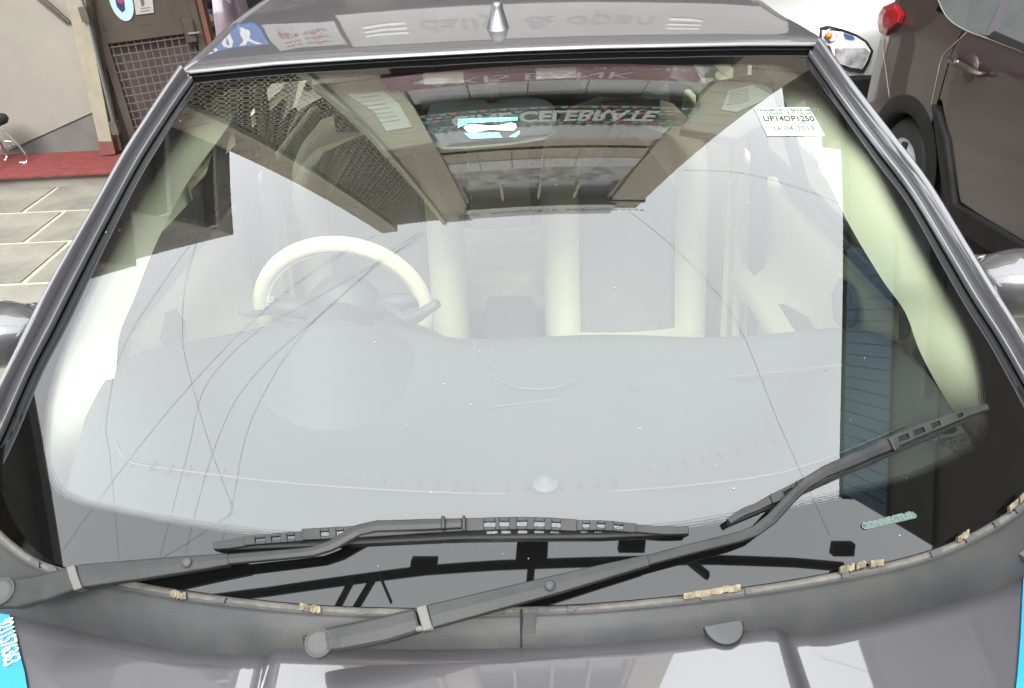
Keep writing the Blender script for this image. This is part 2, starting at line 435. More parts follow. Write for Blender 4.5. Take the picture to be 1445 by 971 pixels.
# big arched openings and bars at the foot of the screen
b = MB()
for i in range(12):
    b.box((JX0+.06+i*.115, FY, 4.6), (.025, .05, .7))
for i in range(9):
    x = JX0+.12+i*.145
    b.tube([(x+.075*math.cos(a), FY-.01, 5.0+.14*math.sin(a)) for a in [2*math.pi*k/12 for k in range(13)]], .016, 5)
tag(b.build('lattice_bars', M['lattice'], T), kind='stuff')
for x in (JX1+.05, JX0-.05): MB().box((x, FY+.05, 10), (.11, .3, 11.4)).build('screen_frame', M['lattice'], T)

# lower fascia hoardings that the roof mirrors
H = thing('sign_board', 'pale shop sign board with dark lettering reading open, mirrored in the car roof', 'sign', (0, FY, 2.5))
MB().box((.42, FY-.12, 2.62), (2.7, .08, .62)).build('board', M['panelg'], H, bevel=.01)
text('lettering', 'daily', .27, (-.24, FY-.163, 2.62), (1, 0, 0), (0, 0, 1), M['softgrey'], H, bold=.01)
text('lettering', '& open', .27, (.55, FY-.163, 2.62), (1, 0, 0), (0, 0, 1), M['softgrey'], H, bold=.01)
b = MB()
for k in range(3):
    b.box((-.68, FY-.163, 2.55+.07*k), (.26, .006, .03)); b.box((1.12, FY-.163, 2.55+.07*k), (.2, .006, .03))
b.build('print_lines', M['whiteprint'], H)
H2 = thing('blue_poster', 'blue poster with big white letters above a white notice beside the lattice screen', 'poster', (-1.9, FY, 2.4))
MB().box((-1.62, FY-.17, 2.44), (.46, .04, .30)).build('board', M['bluesign'], H2)
text('lettering', 'RAY', .2, (-1.62, FY-.193, 2.49), (1, 0, 0), (0, 0, 1), M['whiteprint'], H2, bold=.02)
text('lettering', 'opticals', .08, (-1.62, FY-.193, 2.35), (1, 0, 0), (0, 0, 1), M['whiteprint'], H2, bold=.02)
H3 = thing('white_notice', 'white notice with faint red writing beneath the blue poster mirrored on the roof', 'poster', (-1.6, FY, 2.8))
MB().box((-1.16, FY-.17, 2.60), (.42, .04, .34)).build('board', M['panelg'], H3)
for k in range(3): text('lettering', 'sale offer', .08, (-1.16, FY-.193, 2.70-.09*k), (1, 0, 0), (0, 0, 1), cols[0], H3)

# columns and back of the open ground floor
for i, (x, y) in enumerate(((-.9, 5.6), (1.05, 5.9), (3.4, 9.2))):
    MB().box((0, 0, 1.475), (.35, .35, 2.95)).build('column', M['wallbeige'], bevel=.01).location = (x, y, 0)
ci = [o for o in COL.objects if o.name.startswith('column')]
for o, l in zip(ci, ('beige square column under the tower next to the gate', 'beige square column under the tower behind the dark car', 'beige square column under the tower behind the white car')):
    tag(o, l, 'column')
tag(MB().box((0, 12.0, 3), (44, .2, 6)).build('back_wall', M['greyside']), 'grey rear wall closing the open ground floor of the tower', 'wall')

# beige wall at left with sloping skirting and conduit
W = thing('beige_wall', 'beige plastered wall left of the gate with grey sloping skirting', 'wall', (-3.8, 5.6, 0))
MB().box((-4.15, 5.72, 1.5), (2.5, .2, 3.0)).build('plaster', M['wallbeige'], W)
def wpt(x, y, Yp=5.6): return at(x, y, Y=Yp)
sk = [wpt(-200, 238), wpt(18, 208), wpt(135, 156), wpt(158, 208), wpt(158, 222), wpt(-200, 250)]
fixn(MB().prism([Vector((p.x, 5.615, p.z)) for p in sk], (0, -.02, 0)).build('skirting', M['wallgrey'], W))
MB().tube([wpt(30, -30), wpt(99, 32)], .012).build('conduit', M['gatebrown'], W)
MB().tube([wpt(20, -30), wpt(93, 32)], .008).build('conduit', M['gatebrown'], W)
sk2 = [wpt(10, 207), wpt(136, 150), wpt(136, 156), wpt(12, 212)]
fixn(MB().prism([Vector((p.x, 5.60, p.z)) for p in sk2], (0, -.015, 0)).build('skirting_cap', M['wallbeige'], W))
# gate: post + leaf
GT = thing('steel_gate', 'brown steel gate with square wire mesh, stickers and a pale steel post', 'gate', (-2.8, 5.4, 0))
def gp(x, y): return at(x, y, Y=5.4)
def strip(name, L, m, parent, th=.04, Y=5.4):
    q = [at(x, y, Y=Y) for x, y in L]
    return fixn(MB().prism(q, (0, th, 0)).build(name, m, parent, bevel=.003))
strip('post', [(84, -40), (112, -40), (158, 200), (139, 200)], M['steel'], GT, .12)
strip('post_foot', [(138.5, 200), (159, 200), (163, 218), (142, 220)], M['redfoot'], GT, .12)
strip('rail', [(106, -40), (120, -40), (172, 212), (161, 214)], M['gatebrown'], GT, .05, 5.46)
MB().tube([gp(104, -40), gp(128, 40)], .010).build('hinge_pipe', M['alloy'], GT)
MB().tube([gp(128, 40), gp(161, 175)], .014).build('hinge_pipe', M['alloy'], GT)
for (x, y) in ((121, 20), (163, 180)): MB().box(gp(x, y), (.05, .06, .09)).build('hinge', M['gatebrown'], GT)
GA = Vector((-2.74, 5.50, 0)); GD = Vector((-2.17, 5.90, 0))-GA; GL = GD.length; GD.normalize()
rotg = Matrix.Rotation(math.atan2(GD.y, GD.x), 3, 'Z')
def gbox(u0, u1, z0, z1, th, off=0):
    c = GA + GD*((u0+u1)/2) + Vector((GD.y, -GD.x, 0))*off; c.z = (z0+z1)/2
    return MB().box(c, (u1-u0, th, z1-z0), rotg)
gbox(0, .05, .14, 2.1, .04).build('frame_stile', M['gatebrown'], GT); gbox(GL-.05, GL, .14, 2.1, .04).build('frame_stile', M['gatebrown'], GT)
gbox(.05, GL-.05, .86, .94, .038).build('frame_rail', M['gatebrown'], GT); gbox(.05, GL-.05, .14, .2, .038).build('frame_rail', M['gatebrown'], GT)
gbox(.05, GL-.05, .94, 2.1, .012).build('sheet_panel', M['gatebrown'], GT)
nw = 12
wv = None
for i in range(nw):
    u = .05+(GL-.1)*(i+.5)/nw
    if wv is None: wv = gbox(-.003, .003, .2, .86, .006).build('wire', M['gatewire'], GT); o = wv
    else: o = wv.copy(); COL.objects.link(o)
    o.location = GD*u
wh = None
for i in range(12):
    z = .2+.66*(i+.5)/12
    if wh is None: wh = gbox(.05, GL-.05, -.003, .003, .006, .006).build('wire', M['gatewire'], GT); o = wh
    else: o = wh.copy(); COL.objects.link(o)
    o.location = (0, 0, z)
gbox(.0, GL, .16, .92, .01, -.05).build('backing_sheet', mat('pinkish_sheet', (.115, .088, .088), .6, var=.3, vscale=3), GT)
# latch
gbox(GL-.13, GL-.06, .80, .96, .03, .03).build('latch_plate', M['gatebrown'], GT)
MB().tube([GA+GD*(GL-.10)+Vector((.02, -.05, .86)), GA+GD*(GL-.02)+Vector((.02, -.05, .86))], .008).build('latch_bolt', M['chrome'], GT)
gn = Vector((GD.y, -GD.x, 0))
def gpt(px, py):      # ray onto gate plane
    d = ray(px, py); t = ((GA-CAM).dot(gn)+.012)/d.dot(gn); return CAM+d*t
c0 = gpt(171, 2); 
disc = [c0+GD*(.072*math.cos(a))+Vector((0, 0, .125*math.sin(a))) for a in [2*math.pi*k/28 for k in range(28)]]
ST = fixn(MB().prism(disc, gn*.002).build('round_sticker', mat('pale_cyan_print', (.42, .60, .62), .6), GT, label='round pale blue sticker'))
d2 = [c0+gn*.003+GD*(-.01+.042*math.cos(a)*(.7))+Vector((0, 0, -.0+.07*math.sin(a))) for a in [2*math.pi*k/7 for k in range(7)]]
fixn(MB().prism(d2, gn*.001).build('sticker_print', mat('navy_print', (.03, .035, .13), .6), ST))
d3 = [c0+gn*.005+GD*(-.005+.025*math.cos(a))+Vector((0, 0, .02+.035*math.sin(a))) for a in [2*math.pi*k/9 for k in range(9)]]
fixn(MB().prism(d3, gn*.001).build('sticker_print', mat('dull_red_print', (.30, .06, .10), .6), ST))
nq = [gpt(x, y) for x, y in [(186, -18), (213, -22), (217, 18), (192, 21)]]
NT = fixn(MB().prism(nq, gn*.002).build('paper_notice', mat('grey_paper', (.42, .39, .38), .8), GT, label='small pale paper notice'))
nb = [gpt(x, y)+gn*.003 for x, y in [(197, -2), (202, -6), (204, 6), (200, 10)]]
fixn(MB().prism(nb, gn*.001).build('notice_print', M['wallgrey'], NT))
for k in range(2):
    q = [gpt(x, y)+gn*.003 for x, y in [(198, 12+k*4), (212, 10+k*4), (212, 11+k*4), (198, 13+k*4)]]
    fixn(MB().prism(q, gn*.001).build('notice_print', M['wallgrey'], NT))
FR = at(290, 40, Y=5.95)
tag(MB().box((FR.x+.01, 5.95, 1.3), (.05, .08, 2.6)).build('door_post', mat('brick_brown', (.14, .06, .04), .8, var=.2)), 'thin rust-brown post at the free edge of the brown gate', 'post')

# left wings
L1 = thing('left_wing', 'lower dark wing left of the tower with pale balcony ledges, mirrored by the left pillar', 'building', (-8, FY, 0))
M['wingwall'] = mat('wing_render', (.22, .20, .17), .85, var=.2, vscale=2)
MB().box((-5.5, 4.24, 5.75), (2.0, 2.32, 5.1)).build('wall', M['wingwall'], L1)
MB().box((-5.5, 2.72, 4.6), (2.0, .72, 2.8)).build('low_wall', M['wingwall'], L1)
for k in range(4): MB().box((-4.42, 4.24, 4.3+k*1.1), (.16, 2.3, .08)).build('balcony_ledge', M['panelg'], L1)
for k in range(3): MB().box((-4.49, 3.35+(k % 2)*.6, 4.9+k*1.1), (.03, .4, .6)).build('window', M['bglass'], L1)
for k in range(5): MB().tube([(-4.4, 2.4, 4.2+k*.28), (-4.4, 3.08, 4.2+k*.28)], .012, 5).build('railing_bar', M['panelg'], L1)
L2 = thing('left_block', 'dark flat-roofed block on the left mirrored along the windscreen edge', 'building', (-6, 0, 0))
MB().box((-6.6, -1.3, 2.7), (1.2, 6.2, 5.4)).build('wall', M['greyside'], L2)
MB().box((-6.55, -1.3, 5.46), (1.4, 6.4, .12)).build('roof', M['wallgrey'], L2)
for k in range(6): MB().box((-5.985, -3.9+k*1.0, 3.9), (.03, .7, 1.0)).build('shutter', M['bglass'], L2)
# right building: dark upper floor with blue boards
RB = thing('boarded_building', 'dark right-hand building with blue boarded upper floor mirrored in the windscreen', 'building', (4.6, 0, 0))
MB().box((5.6, 3.15, 6.3), (2, 7.9, 1.7)).build('upper_wall', M['greyside'], RB)
MB().box((5.7, .5, 2.75), (2.1, 17, 5.5)).build('lower_wall', mat('brown_grey_wall', (.14, .125, .115), .85, var=.25, vscale=1.5, bump=.4, bscale=20), RB)
bb = None
for i in range(22):
    y = -.72+i*.135
    if bb is None: bb = MB().box((4.57, 0, 6.72), (.04, .125, 1.05)).build('blue_board', M['bluev'], RB, bevel=.006); o = bb
    else: o = bb.copy(); COL.objects.link(o)
    o.location = (0, y, 0)
MB().box((4.57, 2.1, 5.85), (.04, .9, .5)).build('window', M['bglass'], RB)
MB().box((4.53, 1.6, 5.56), (.10, 2.2, .07)).build('sill', M['wallgrey'], RB)
MB().box((5.6, 3.15, 7.2), (2.1, 8.0, .10)).build('coping', M['darkvoid'], RB)
for (y0, y1, z1) in ((3.95, 4.5, 7.8), (4.5, 5.1, 8.15), (5.1, 7.0, 8.8)): MB().box((5.62, (y0+y1)/2, (7.25+z1)/2), (2, y1-y0, z1-7.25)).build('stair_head', M['brown'], RB)
# unseen building added behind the photographer to keep sky light off the ground
OB = thing('sky_blocking_building', 'plain grey unseen building added behind the photographer to cut the sky light', 'building', (0, -9, 0))
MB().box((0, -10.5, 4.5), (26, 3, 9)).build('wall', M['wallgrey'], OB)
for i in range(8):
    for j in range(3): MB().box((-10.5+i*3, -8.98, 1.8+j*2.7), (1.4, .06, 1.5)).build('window', M['bglass'], OB)
# floodlight beam above, mirrored in the black band
def rf(px, py, ax, v):
    x, s, P = gxs(px, py); nn = gnorm(x, s); d = ray(px, py); r = d-nn*2*d.dot(nn); i = 'xyz'.index(ax)
    return P + r*((v-P[i])/r[i])
FB = thing('floodlight_gantry', 'black overhead pipe carrying small square floodlights above the car', 'gantry', (0, -1.5, 7))
beam = [rf(x, y, 'z', 7) for x, y in [(300, 845), (380, 835), (600, 805), (700, 798), (850, 793), (1000, 790), (1120, 794), (1190, 800)]]
MB().tube(beam, .052, 8).build('beam', M['darkvoid'], FB, smooth=True)
for (x0, x1, y0, y1) in ((577, 617, 790, 809), (727, 774, 764, 798), (873, 912, 761, 781), (1176, 1208, 768, 786)):
    q = [rf(x, y, 'z', 6.85) for x, y in ((x0+3, y0), (x1, y0), (x1-2, y1), (x0, y1))]
    fixn(MB().prism(q, (0, 0, .12)).build('floodlight', M['darkvoid'], FB, bevel=.01))
for a, b_ in (((497, 818), (475, 860)), ((528, 815), (500, 862)), ((750, 797), (748, 822)), ((970, 790), (998, 812)), ((535, 810), (552, 850))):
    MB().tube([rf(*a, 'z', 6.95), rf(*b_, 'z', 6.6)], .05 if a[0] != 535 else .02, 6).build('bracket', M['rubber'], FB)
# overhead cables
CB = [
    [(1170, 755), (1100, 600), (1045, 465), (1000, 400), (940, 340), (890, 300)],
    [(168, 790), (155, 640), (150, 600), (170, 500), (230, 400), (290, 318)],
    [(225, 790), (265, 640), (290, 545), (360, 470), (430, 430), (500, 390), (590, 340)],
    [(262, 780), (300, 640), (350, 540), (470, 430), (545, 360), (590, 330)],
    [(330, 720), (300, 640), (272, 545), (258, 480), (262, 400), (285, 320)],
    [(80, 790), (170, 665), (255, 560), (350, 460), (440, 385), (530, 332)],
    [(960, 240), (1050, 245), (1140, 270), (1190, 290)],
    [(305, 790), (328, 712), (352, 600), (420, 480), (520, 385), (600, 328)],
    [(225, 790), (275, 760), (330, 722)],
]
lab = ['overhead cable crossing the right half of the windscreen sky', 'leftmost steep overhead cable mirrored near the left pillar', 'overhead cable bending beside the steering wheel', 'overhead cable passing right over the steering wheel', 'overhead cable leaning left across two others', 'overhead cable running diagonally from the lower left corner', 'short overhead cable high on the right by the permit', 'overhead cable rising from the left wiper tip', 'short slack overhead cable end above the left wiper']
for pts, l in zip(CB, lab):
    q = along([rf(x, y, 'z', 8) for x, y in pts], 20)
    tag(MB().tube(q, .0029, 5).build('overhead_cable', M['rubber'], smooth=True), l, 'cable', 'cables strung above the yard')
# ================= the car =================
CAR = thing('parked_car', 'dark grey-violet hatchback filling the view, windscreen and cream interior, wipers at rest', 'car', (0, 1.6, 0))
OUT_PX = [(271, 109), (390, 97), (500, 90), (610, 84), (722, 78), (840, 74), (950, 72), (1050, 70), (1142, 73), (1184, 133), (1239, 206), (1287, 269), (1340, 357), (1376, 418), (1411, 472), (1445, 531), (1474, 590), (1484, 640), (1462, 688), (1400, 735), (1300, 780), (1150, 812), (1000, 835), (850, 850), (740, 855), (600, 858), (440, 853), (300, 838), (190, 820), (90, 800), (45, 770), (12, 720), (-6, 655), (3, 604), (40, 520), (74, 455), (102, 399), (148, 310), (190, 232), (219, 185), (249, 140)]
IN_PX = [(292, 142), (330, 121), (400, 108), (500, 104), (620, 100), (722, 97), (840, 93), (950, 91), (1040, 90), (1085, 90), (1114, 97), (1156, 125), (1200, 178), (1240, 229), (1301, 340), (1338, 404), (1369, 460), (1387, 515), (1394, 575), (1395, 608), (1382, 632), (1340, 655), (1280, 680), (1150, 712), (1000, 743), (900, 755), (750, 766), (600, 768), (450, 765), (300, 750), (150, 722), (90, 704), (70, 685), (60, 650), (61, 600), (64, 570), (80, 510), (110, 440), (145, 368), (192, 282), (217, 239), (259, 175)]
def polar(pxs, n=256):
    P = [(gxs(x, y)[0], gxs(x, y)[1]) for x, y in pxs]
    # dense closed Catmull-Rom with mild tension, then sampled by angle about (0, .55)
    dense = []; k = len(P)
    for i in range(k):
        p0, p1, p2, p3 = P[i-1], P[i], P[(i+1) % k], P[(i+2) % k]
        for j in range(24):
            t = j/24
            dense.append(tuple(.5*((2*p1[c])+(p2[c]-p0[c])*t+(2*p0[c]-5*p1[c]+4*p2[c]-p3[c])*t*t+(3*p1[c]-p0[c]-3*p2[c]+p3[c])*t**3) for c in (0, 1)))
    res = []
    for i in range(n):
        a = 2*math.pi*i/n; ca, sa = math.cos(a), math.sin(a); best = 0
        for q in range(len(dense)):
            x1, y1 = dense[q][0], dense[q][1]-.55; x2, y2 = dense[(q+1) % len(dense)][0], dense[(q+1) % len(dense)][1]-.55
            d1 = x1*sa-y1*ca; d2 = x2*sa-y2*ca
            if d1*d2 <= 0 and d1 != d2:
                t = d1/(d1-d2); r = (x1+(x2-x1)*t)*ca+(y1+(y2-y1)*t)*sa
                best = max(best, r)
        res.append((ca, sa, best))
    return res
NA = 288
PO = polar(OUT_PX, NA); PI_ = polar(IN_PX, NA)
def gring(name, ra, rb, steps, m, parent, dots=False):
    V = []; Fc = []; N = []; UV = []
    for j in range(steps+1):
        t = j/steps
        for i in range(NA):
            ca, sa, _ = PO[i]; r = ra(i)+(rb(i)-ra(i))*t
            x, s = r*ca, .55+r*sa
            V.append(gsurf(x, s)); N.append(gnorm(x, s))
    for j in range(steps):
        for i in range(NA):
            a = j*NA+i; b = j*NA+(i+1) % NA; Fc.append((a, a+NA, b+NA, b))
    o = mesh(name, V, Fc, m, parent, smooth=True)
    o.data.normals_split_custom_set_from_vertices([tuple(v) for v in N])
    if dots:
        per = [0]
        for i in range(NA):
            r1 = PI_[i]; r2 = PI_[(i+1) % NA]
            per.append(per[-1]+math.hypot(r1[0]*r1[2]-r2[0]*r2[2], r1[1]*r1[2]-r2[1]*r2[2]))
        ly = o.data.uv_layers.new(name='UVMap')
        for p in o.data.polygons:
            i0 = p.vertices[0] % NA
            for li in p.loop_indices:
                vi = o.data.loops[li].vertex_index; i = vi % NA; j = vi//NA
                pu = per[i] if not (i == 0 and i0 == NA-1) else per[NA]
                ly.data[li].uv = (pu/.0032, j/steps)
    return o
GLS = gring('windscreen', lambda i: .004, lambda i: PI_[i][2]-.014, 60, M['glass'], CAR)
gring('dotted_edge', lambda i: PI_[i][2]-.014, lambda i: PI_[i][2], 2, M['dots'], GLS, dots=True)
gring('ceramic_border', lambda i: PI_[i][2], lambda i: max(PO[i][2], PI_[i][2]+.004), 14, M['frit'], GLS)
mesh('glass_center', [gsurf(.004*math.cos(k*math.pi/4), .55+.004*math.sin(k*math.pi/4)) for k in range(8)], [tuple(range(8))], M['glass'], GLS, smooth=True)
# permit sticker and etched marks, lying 1 mm over the glass
def glassquad(name, px, m, parent, h=.001, n=6):
    A = along([G(*px[0], h), G(*px[1], h)], 2); rows = []
    for i in range(n+1):
        t = i/n; l = (lerp(px[0][0], px[3][0], t), lerp(px[0][1], px[3][1], t)); r = (lerp(px[1][0], px[2][0], t), lerp(px[1][1], px[2][1], t))
        rows.append([G(lerp(l[0], r[0], j/n), lerp(l[1], r[1], j/n), h) for j in range(n+1)])
    return grid(name, rows, m, parent)
PS = glassquad('permit_sticker', [(1064, 151.5), (1142, 151.5), (1164, 191.5), (1083, 192)], M['permit'], CAR)
PS['label'] = 'pale green paper permit with printed registration number and date'
def gtext(name, s, size, px, m, parent, ang=0, h=.0018, sx=1, align='CENTER', bold=0):
    p = G(*px, h); p2 = G(px[0]+10, px[1]-10*math.tan(ang), h)
    x, ss, _ = gxs(*px); return text(name, s, size, p, p2-p, gnorm(x, ss).cross((p2-p).normalized()), m, parent, align, .0002, bold, sx)
GI = mat('grey_print', (.10, .13, .12), .7)
gtext('print', 'TRANSPORT DEPARTMENT', .0095, (1112, 155.5), GI, PS, bold=.01)
gtext('print', 'FITNESS UP TO (SMART)', .0085, (1117, 160), GI, PS)
gtext('print', 'UP14DP1250', .020, (1113, 167.5), M['ink'], PS, bold=.012, sx=.85)
gtext('print', 'valid', .007, (1133, 173), GI, PS)
gtext('print', '16-04-2013', .0165, (1120, 181), GI, PS, bold=.005)
glassquad('seal', [(1146, 175), (1153, 175), (1157, 182), (1150, 182)], mat('seal_green', (.36, .62, .50), .6), PS, .0018, 2)
pill = [(1219, 738), (1288, 722), (1294, 727), (1293, 731), (1226, 747), (1220, 745)]
PL = mesh('etched_label', [G(x, y, .0012) for x, y in pill], [tuple(range(6))], mat('pale_mint_etching', (.065, .095, .085), .8), CAR, label='pale mint pill-shaped maker label on the black glass border')
gtext('print', 'CONNECTUS', .012, (1252, 735), mat('mint_print', (.12, .165, .15), .7), PL, ang=R(14), bold=.01)
EM = mat('etched_mark', (.012, .014, .012), .9, spec=.1)
CM = mesh('glass_mark', [G(x, y, .001) for x, y in [(1326, 606), (1334, 602), (1346, 602), (1352, 606), (1346, 612), (1332, 613)]], [tuple(range(6))], EM, CAR, label='small dark safety-glass mark in the lower right corner')
for k, (x, y, t_) in enumerate(((1346, 618, 'LAMINATED'), (1349, 624, 'E2 43R M42'), (1352, 630, 'IS 2553'), (1356, 636, 'INDIA'))):
    gtext('print', t_, .0085, (x, y), EM, CM, ang=R(12))
gtext('print', 'N5', .014, (1314, 618), M['ink'], CM, ang=R(12), bold=.03)

# rubber / trim all round
def edge_strip(name, px, off, m, h0=.004, h1=.012, n=80, parent=CAR):
    P = along([Vector((x, y, 0)) for x, y in px], n); rows = []
    for i, p in enumerate(P):
        d = (P[min(i+1, n-1)]-P[max(i-1, 0)]).normalized(); nn = Vector((-d.y, d.x, 0))
        r = []
        for t, hh in ((0, -.006), (0.02, h0), (.5, h1), (1, h1*.8), (1.05, -.02)):
            q = p+nn*off*t; r.append(G(q.x, q.y, hh))
        rows.append(r)
    return grid(name, rows, m, parent)
LEFT = [(271, 109), (249, 140), (219, 185), (190, 232), (148, 310), (102, 399), (74, 455), (40, 520), (3, 604), (-6, 655), (-2, 690)]
RIGHT = [(1142, 73), (1184, 133), (1239, 206), (1287, 269), (1340, 357), (1376, 418), (1411, 472), (1445, 531), (1474, 590), (1484, 640)]
edge_strip('side_seal', LEFT, 4, M['rubber'], .002, .008)
edge_strip('side_seal', RIGHT, -4, M['rubber'], .002, .008)
BOT = [(-25, 640), (-18, 720), (28, 772), (80, 799), (190, 821), (300, 839), (440, 854), (600, 859), (740, 856), (850, 851), (1000, 836), (1150, 813), (1300, 781), (1400, 736), (1462, 688), (1492, 640)]
edge_strip('bottom_seal', BOT, 11, M['dustyrubber'], .003, .012, 120)
# faded foam patches and seal blocks
fr_ = random.Random(3)
for (xa, ya, xb, yb) in ((423, 852, 452, 857), (965, 836, 1003, 832), (1003, 831, 1045, 824), (1186, 799, 1206, 796), (1209, 794, 1222, 791), (1229, 791, 1247, 788), (1352, 757, 1368, 748), (1425, 715, 1437, 703), (1440, 700, 1452, 690), (240, 833, 262, 837)):
    b = MB(); n = 5
    for i in range(n):
        t0, t1 = i/n, (i+1)/n; j0 = fr_.uniform(-2, 1); 
        q = [G(lerp(xa, xb, t0), lerp(ya, yb, t0)+j0, .016), G(lerp(xa, xb, t1), lerp(ya, yb, t1)+j0, .016), G(lerp(xa, xb, t1), lerp(ya, yb, t1)+9+j0, .017), G(lerp(xa, xb, t0), lerp(ya, yb, t0)+9+fr_.uniform(-1, 2), .015)]
        b.prism(q, EN*-.006)
    fixn(b.build('foam_patch', M['foam'], CAR))
for i in range(34):
    t = (i+.5)/34; P = along([Vector((x, y, 0)) for x, y in BOT], 400); p = P[int(t*399)]; d = (P[min(int(t*399)+3, 399)]-p).normalized()
    if fr_.random() < .55:
        q = [G(p.x+d.x*k-d.y*o_, p.y+d.y*k+d.x*o_, .0145) for k, o_ in ((0, 2), (fr_.uniform(5, 20), 2), (fr_.uniform(5, 20), 10), (0, 10))]
        fixn(MB().prism(q, EN*-.004).build('seal_block', M['plastic'], CAR))

# A pillars and cant rails: loft from glass edge outward
def pillar(inner, outer, tk):
    a = [G(x, y, .010) for x, y in inner]; b = []
    for (x, y), (xi, yi) in zip(outer, inner):
        p = G(xi, yi, .0); t = (p-CAM).length*1.012; b.append(CAM+ray(x, y)*t)
    n = 60; A = along(a, n); B = along(b, n); rows = []
    for p, q in zip(A, B):
        sgn = 1 if q.x > 0 else -1; w_ = q-p; nv = Vector((0, -.3, .95))
        prof = [(0, -.010), (.03, .002), (.08, .003), (.11, -.006), (.22, -.006), (.26, .006), (.33, .020), (.42, .029), (.5, .031), (.6, .028), (.75, .017), (.9, -.002), (1, -.022)]
        r = [p+w_*t+nv*h*.8 for t, h in prof]
        r += [q+Vector((sgn*.012, 0, -.03)), q+Vector((sgn*.004, .01, -.06))]
        rows.append(r)
    grid('a_pillar', rows, M['paint'], CAR); return b[0]
PL0 = pillar([(271, 109), (249, 140), (219, 185), (190, 232), (148, 310), (102, 399), (74, 455), (40, 520), (3, 604), (-22, 655)], [(249, 107), (229, 139), (200, 186), (170, 234), (128, 310), (80, 391), (51, 445), (18, 517), (-26, 594), (-58, 645)], 0)
PR0 = pillar([(1142, 73), (1184, 133), (1239, 206), (1287, 269), (1340, 357), (1376, 418), (1411, 472), (1445, 531), (1480, 595)], [(1162, 67), (1212, 135), (1266, 206), (1316, 273), (1366, 356), (1404, 418), (1438, 475), (1472, 535), (1510, 598)], 0)
# cant rails along the roof sides
# roof
TOPX = [gxs(x, y) for x, y in [(262, 110), (275, 108.5), (390, 97), (500, 90), (610, 84), (722, 78), (840, 74), (950, 72), (1050, 70), (1140, 70), (1165, 71)]]
def topedge(t):
    k = t*(len(TOPX)-1); j = min(int(k), len(TOPX)-2); f = k-j
    return lerp(TOPX[j][2], TOPX[j+1][2], f)
EL, ER = topedge(0), topedge(1)
def railpts(p0, px, xe):
    r = [p0]; n = len(px)
    for i, (x, y) in enumerate(px): r.append(at(x, y, X=lerp(p0.x, xe, ((i+1)/n)**.8)))
    return r
RL = railpts(PL0, [(268, 87), (294, 64), (330, 31), (377, -2)], -.575) + [Vector((-.572, 2.45, 1.485)), Vector((-.565, 2.8, 1.465)), Vector((-.55, 3.15, 1.40))]
RR = railpts(PR0, [(1128, 45), (1100, 21), (1066, -3)], .578) + [Vector((.575, 2.1, 1.487)), Vector((.572, 2.45, 1.485)), Vector((.565, 2.8, 1.465)), Vector((.55, 3.15, 1.40))]
def yres(P):                 # rail point as a function of y
    P = along(P, 120)
    def f(y):
        for i in range(len(P)-1):
            if P[i+1].y >= y: 
                t = (y-P[i].y)/max(1e-6, P[i+1].y-P[i].y); return lerp(P[i], P[i+1], max(0, t))
        return P[-1]
    return f
fL, fR = yres(RL), yres(RR)
rows = []
for j in range(37):
    t = j/36; d = 1.68*t**1.4; r = []
    for i in range(61):
        u = i/60; p = topedge(u); y = p.y+d; a, b = fL(y), fR(y); k = min(1, d/.3); k = k*k*(3-2*k)
        x = lerp(p.x, lerp(a.x+.02, b.x-.02, u), k)
        zc = topedge(.5).z+[0, .010, .013, .013][min(j, 3)]+.085*(1-math.exp(-d/.5))-.03*max(0, d-.8)**2
        zr = lerp(a.z, b.z, u)+.002; v = abs(2*u-1)
        z0 = p.z+[0, .010, .013, .013][min(j, 3)]
        z = lerp(z0+.085*(1-math.exp(-d/.5)), lerp(zc, zr, v**2.6), min(1, d/.25))
        r.append(Vector((x, y+(0 if j else -.002), z)))
    rows.append(r)
ROOF = grid('roof', rows, M['paint'], CAR)
# bright front lip of the roof
rows = []
for i in range(61):
    p = topedge(i/60); r = []
    for a in (-40, 0, 40, 90, 130): r.append(p+Vector((0, .004-.007*math.sin(R(a)), .004+.008*math.cos(R(a+90))*-1)) if False else p+Vector((0, .007*math.cos(R(a+60))-.001, .009+.006*math.sin(R(a+60)))))
    rows.append(r)
grid('roof_lip', rows, M['alloy'], CAR)
# cant rails
for sgn, q in ((-1, RL), (1, RR)):
    A = along(q, 50); rows = []
    for i, p in enumerate(A):
        w_ = .030
        rows.append([p+Vector((-sgn*w_*1.2, 0, .0)), p+Vector((-sgn*w_, 0, -.003)), p+Vector((-sgn*w_*.75, 0, -.006)), p+Vector((-sgn*w_*.6, 0, .003)), p+Vector((-sgn*.010, 0, .006)), p+Vector((-sgn*.004, 0, .004)), p, p+Vector((sgn*.012, 0, -.02)), p+Vector((sgn*.006, 0, -.07))])
    grid('cant_rail', rows, M['paint'], CAR)
# antenna
ab = at(703, 47, Y=1.585); 
bm1 = MB().lathe(ab+Vector((0, 0, -.004)), (0, .18, 1), [(-.006, .030), (0, .030), (.004, .028), (.008, .024), (.05, .0115), (.054, .012), (.058, .010), (.061, .007), (.062, 0)]).build('antenna', M['alloy'], CAR, smooth=True)
MB().tube([ab+Vector((0, .012, .055)), ab+Vector((0, .13, .22))], .0035, 8).build('mast', M['plastic2'], bm1)
MB().lathe(ab+Vector((0.01, -.05, -.022)), (0, 0, 1), [(0, 0.03), (.003, .025), (.004, 0)]).build('grommet', M['alloy'], CAR, smooth=True) if False else None

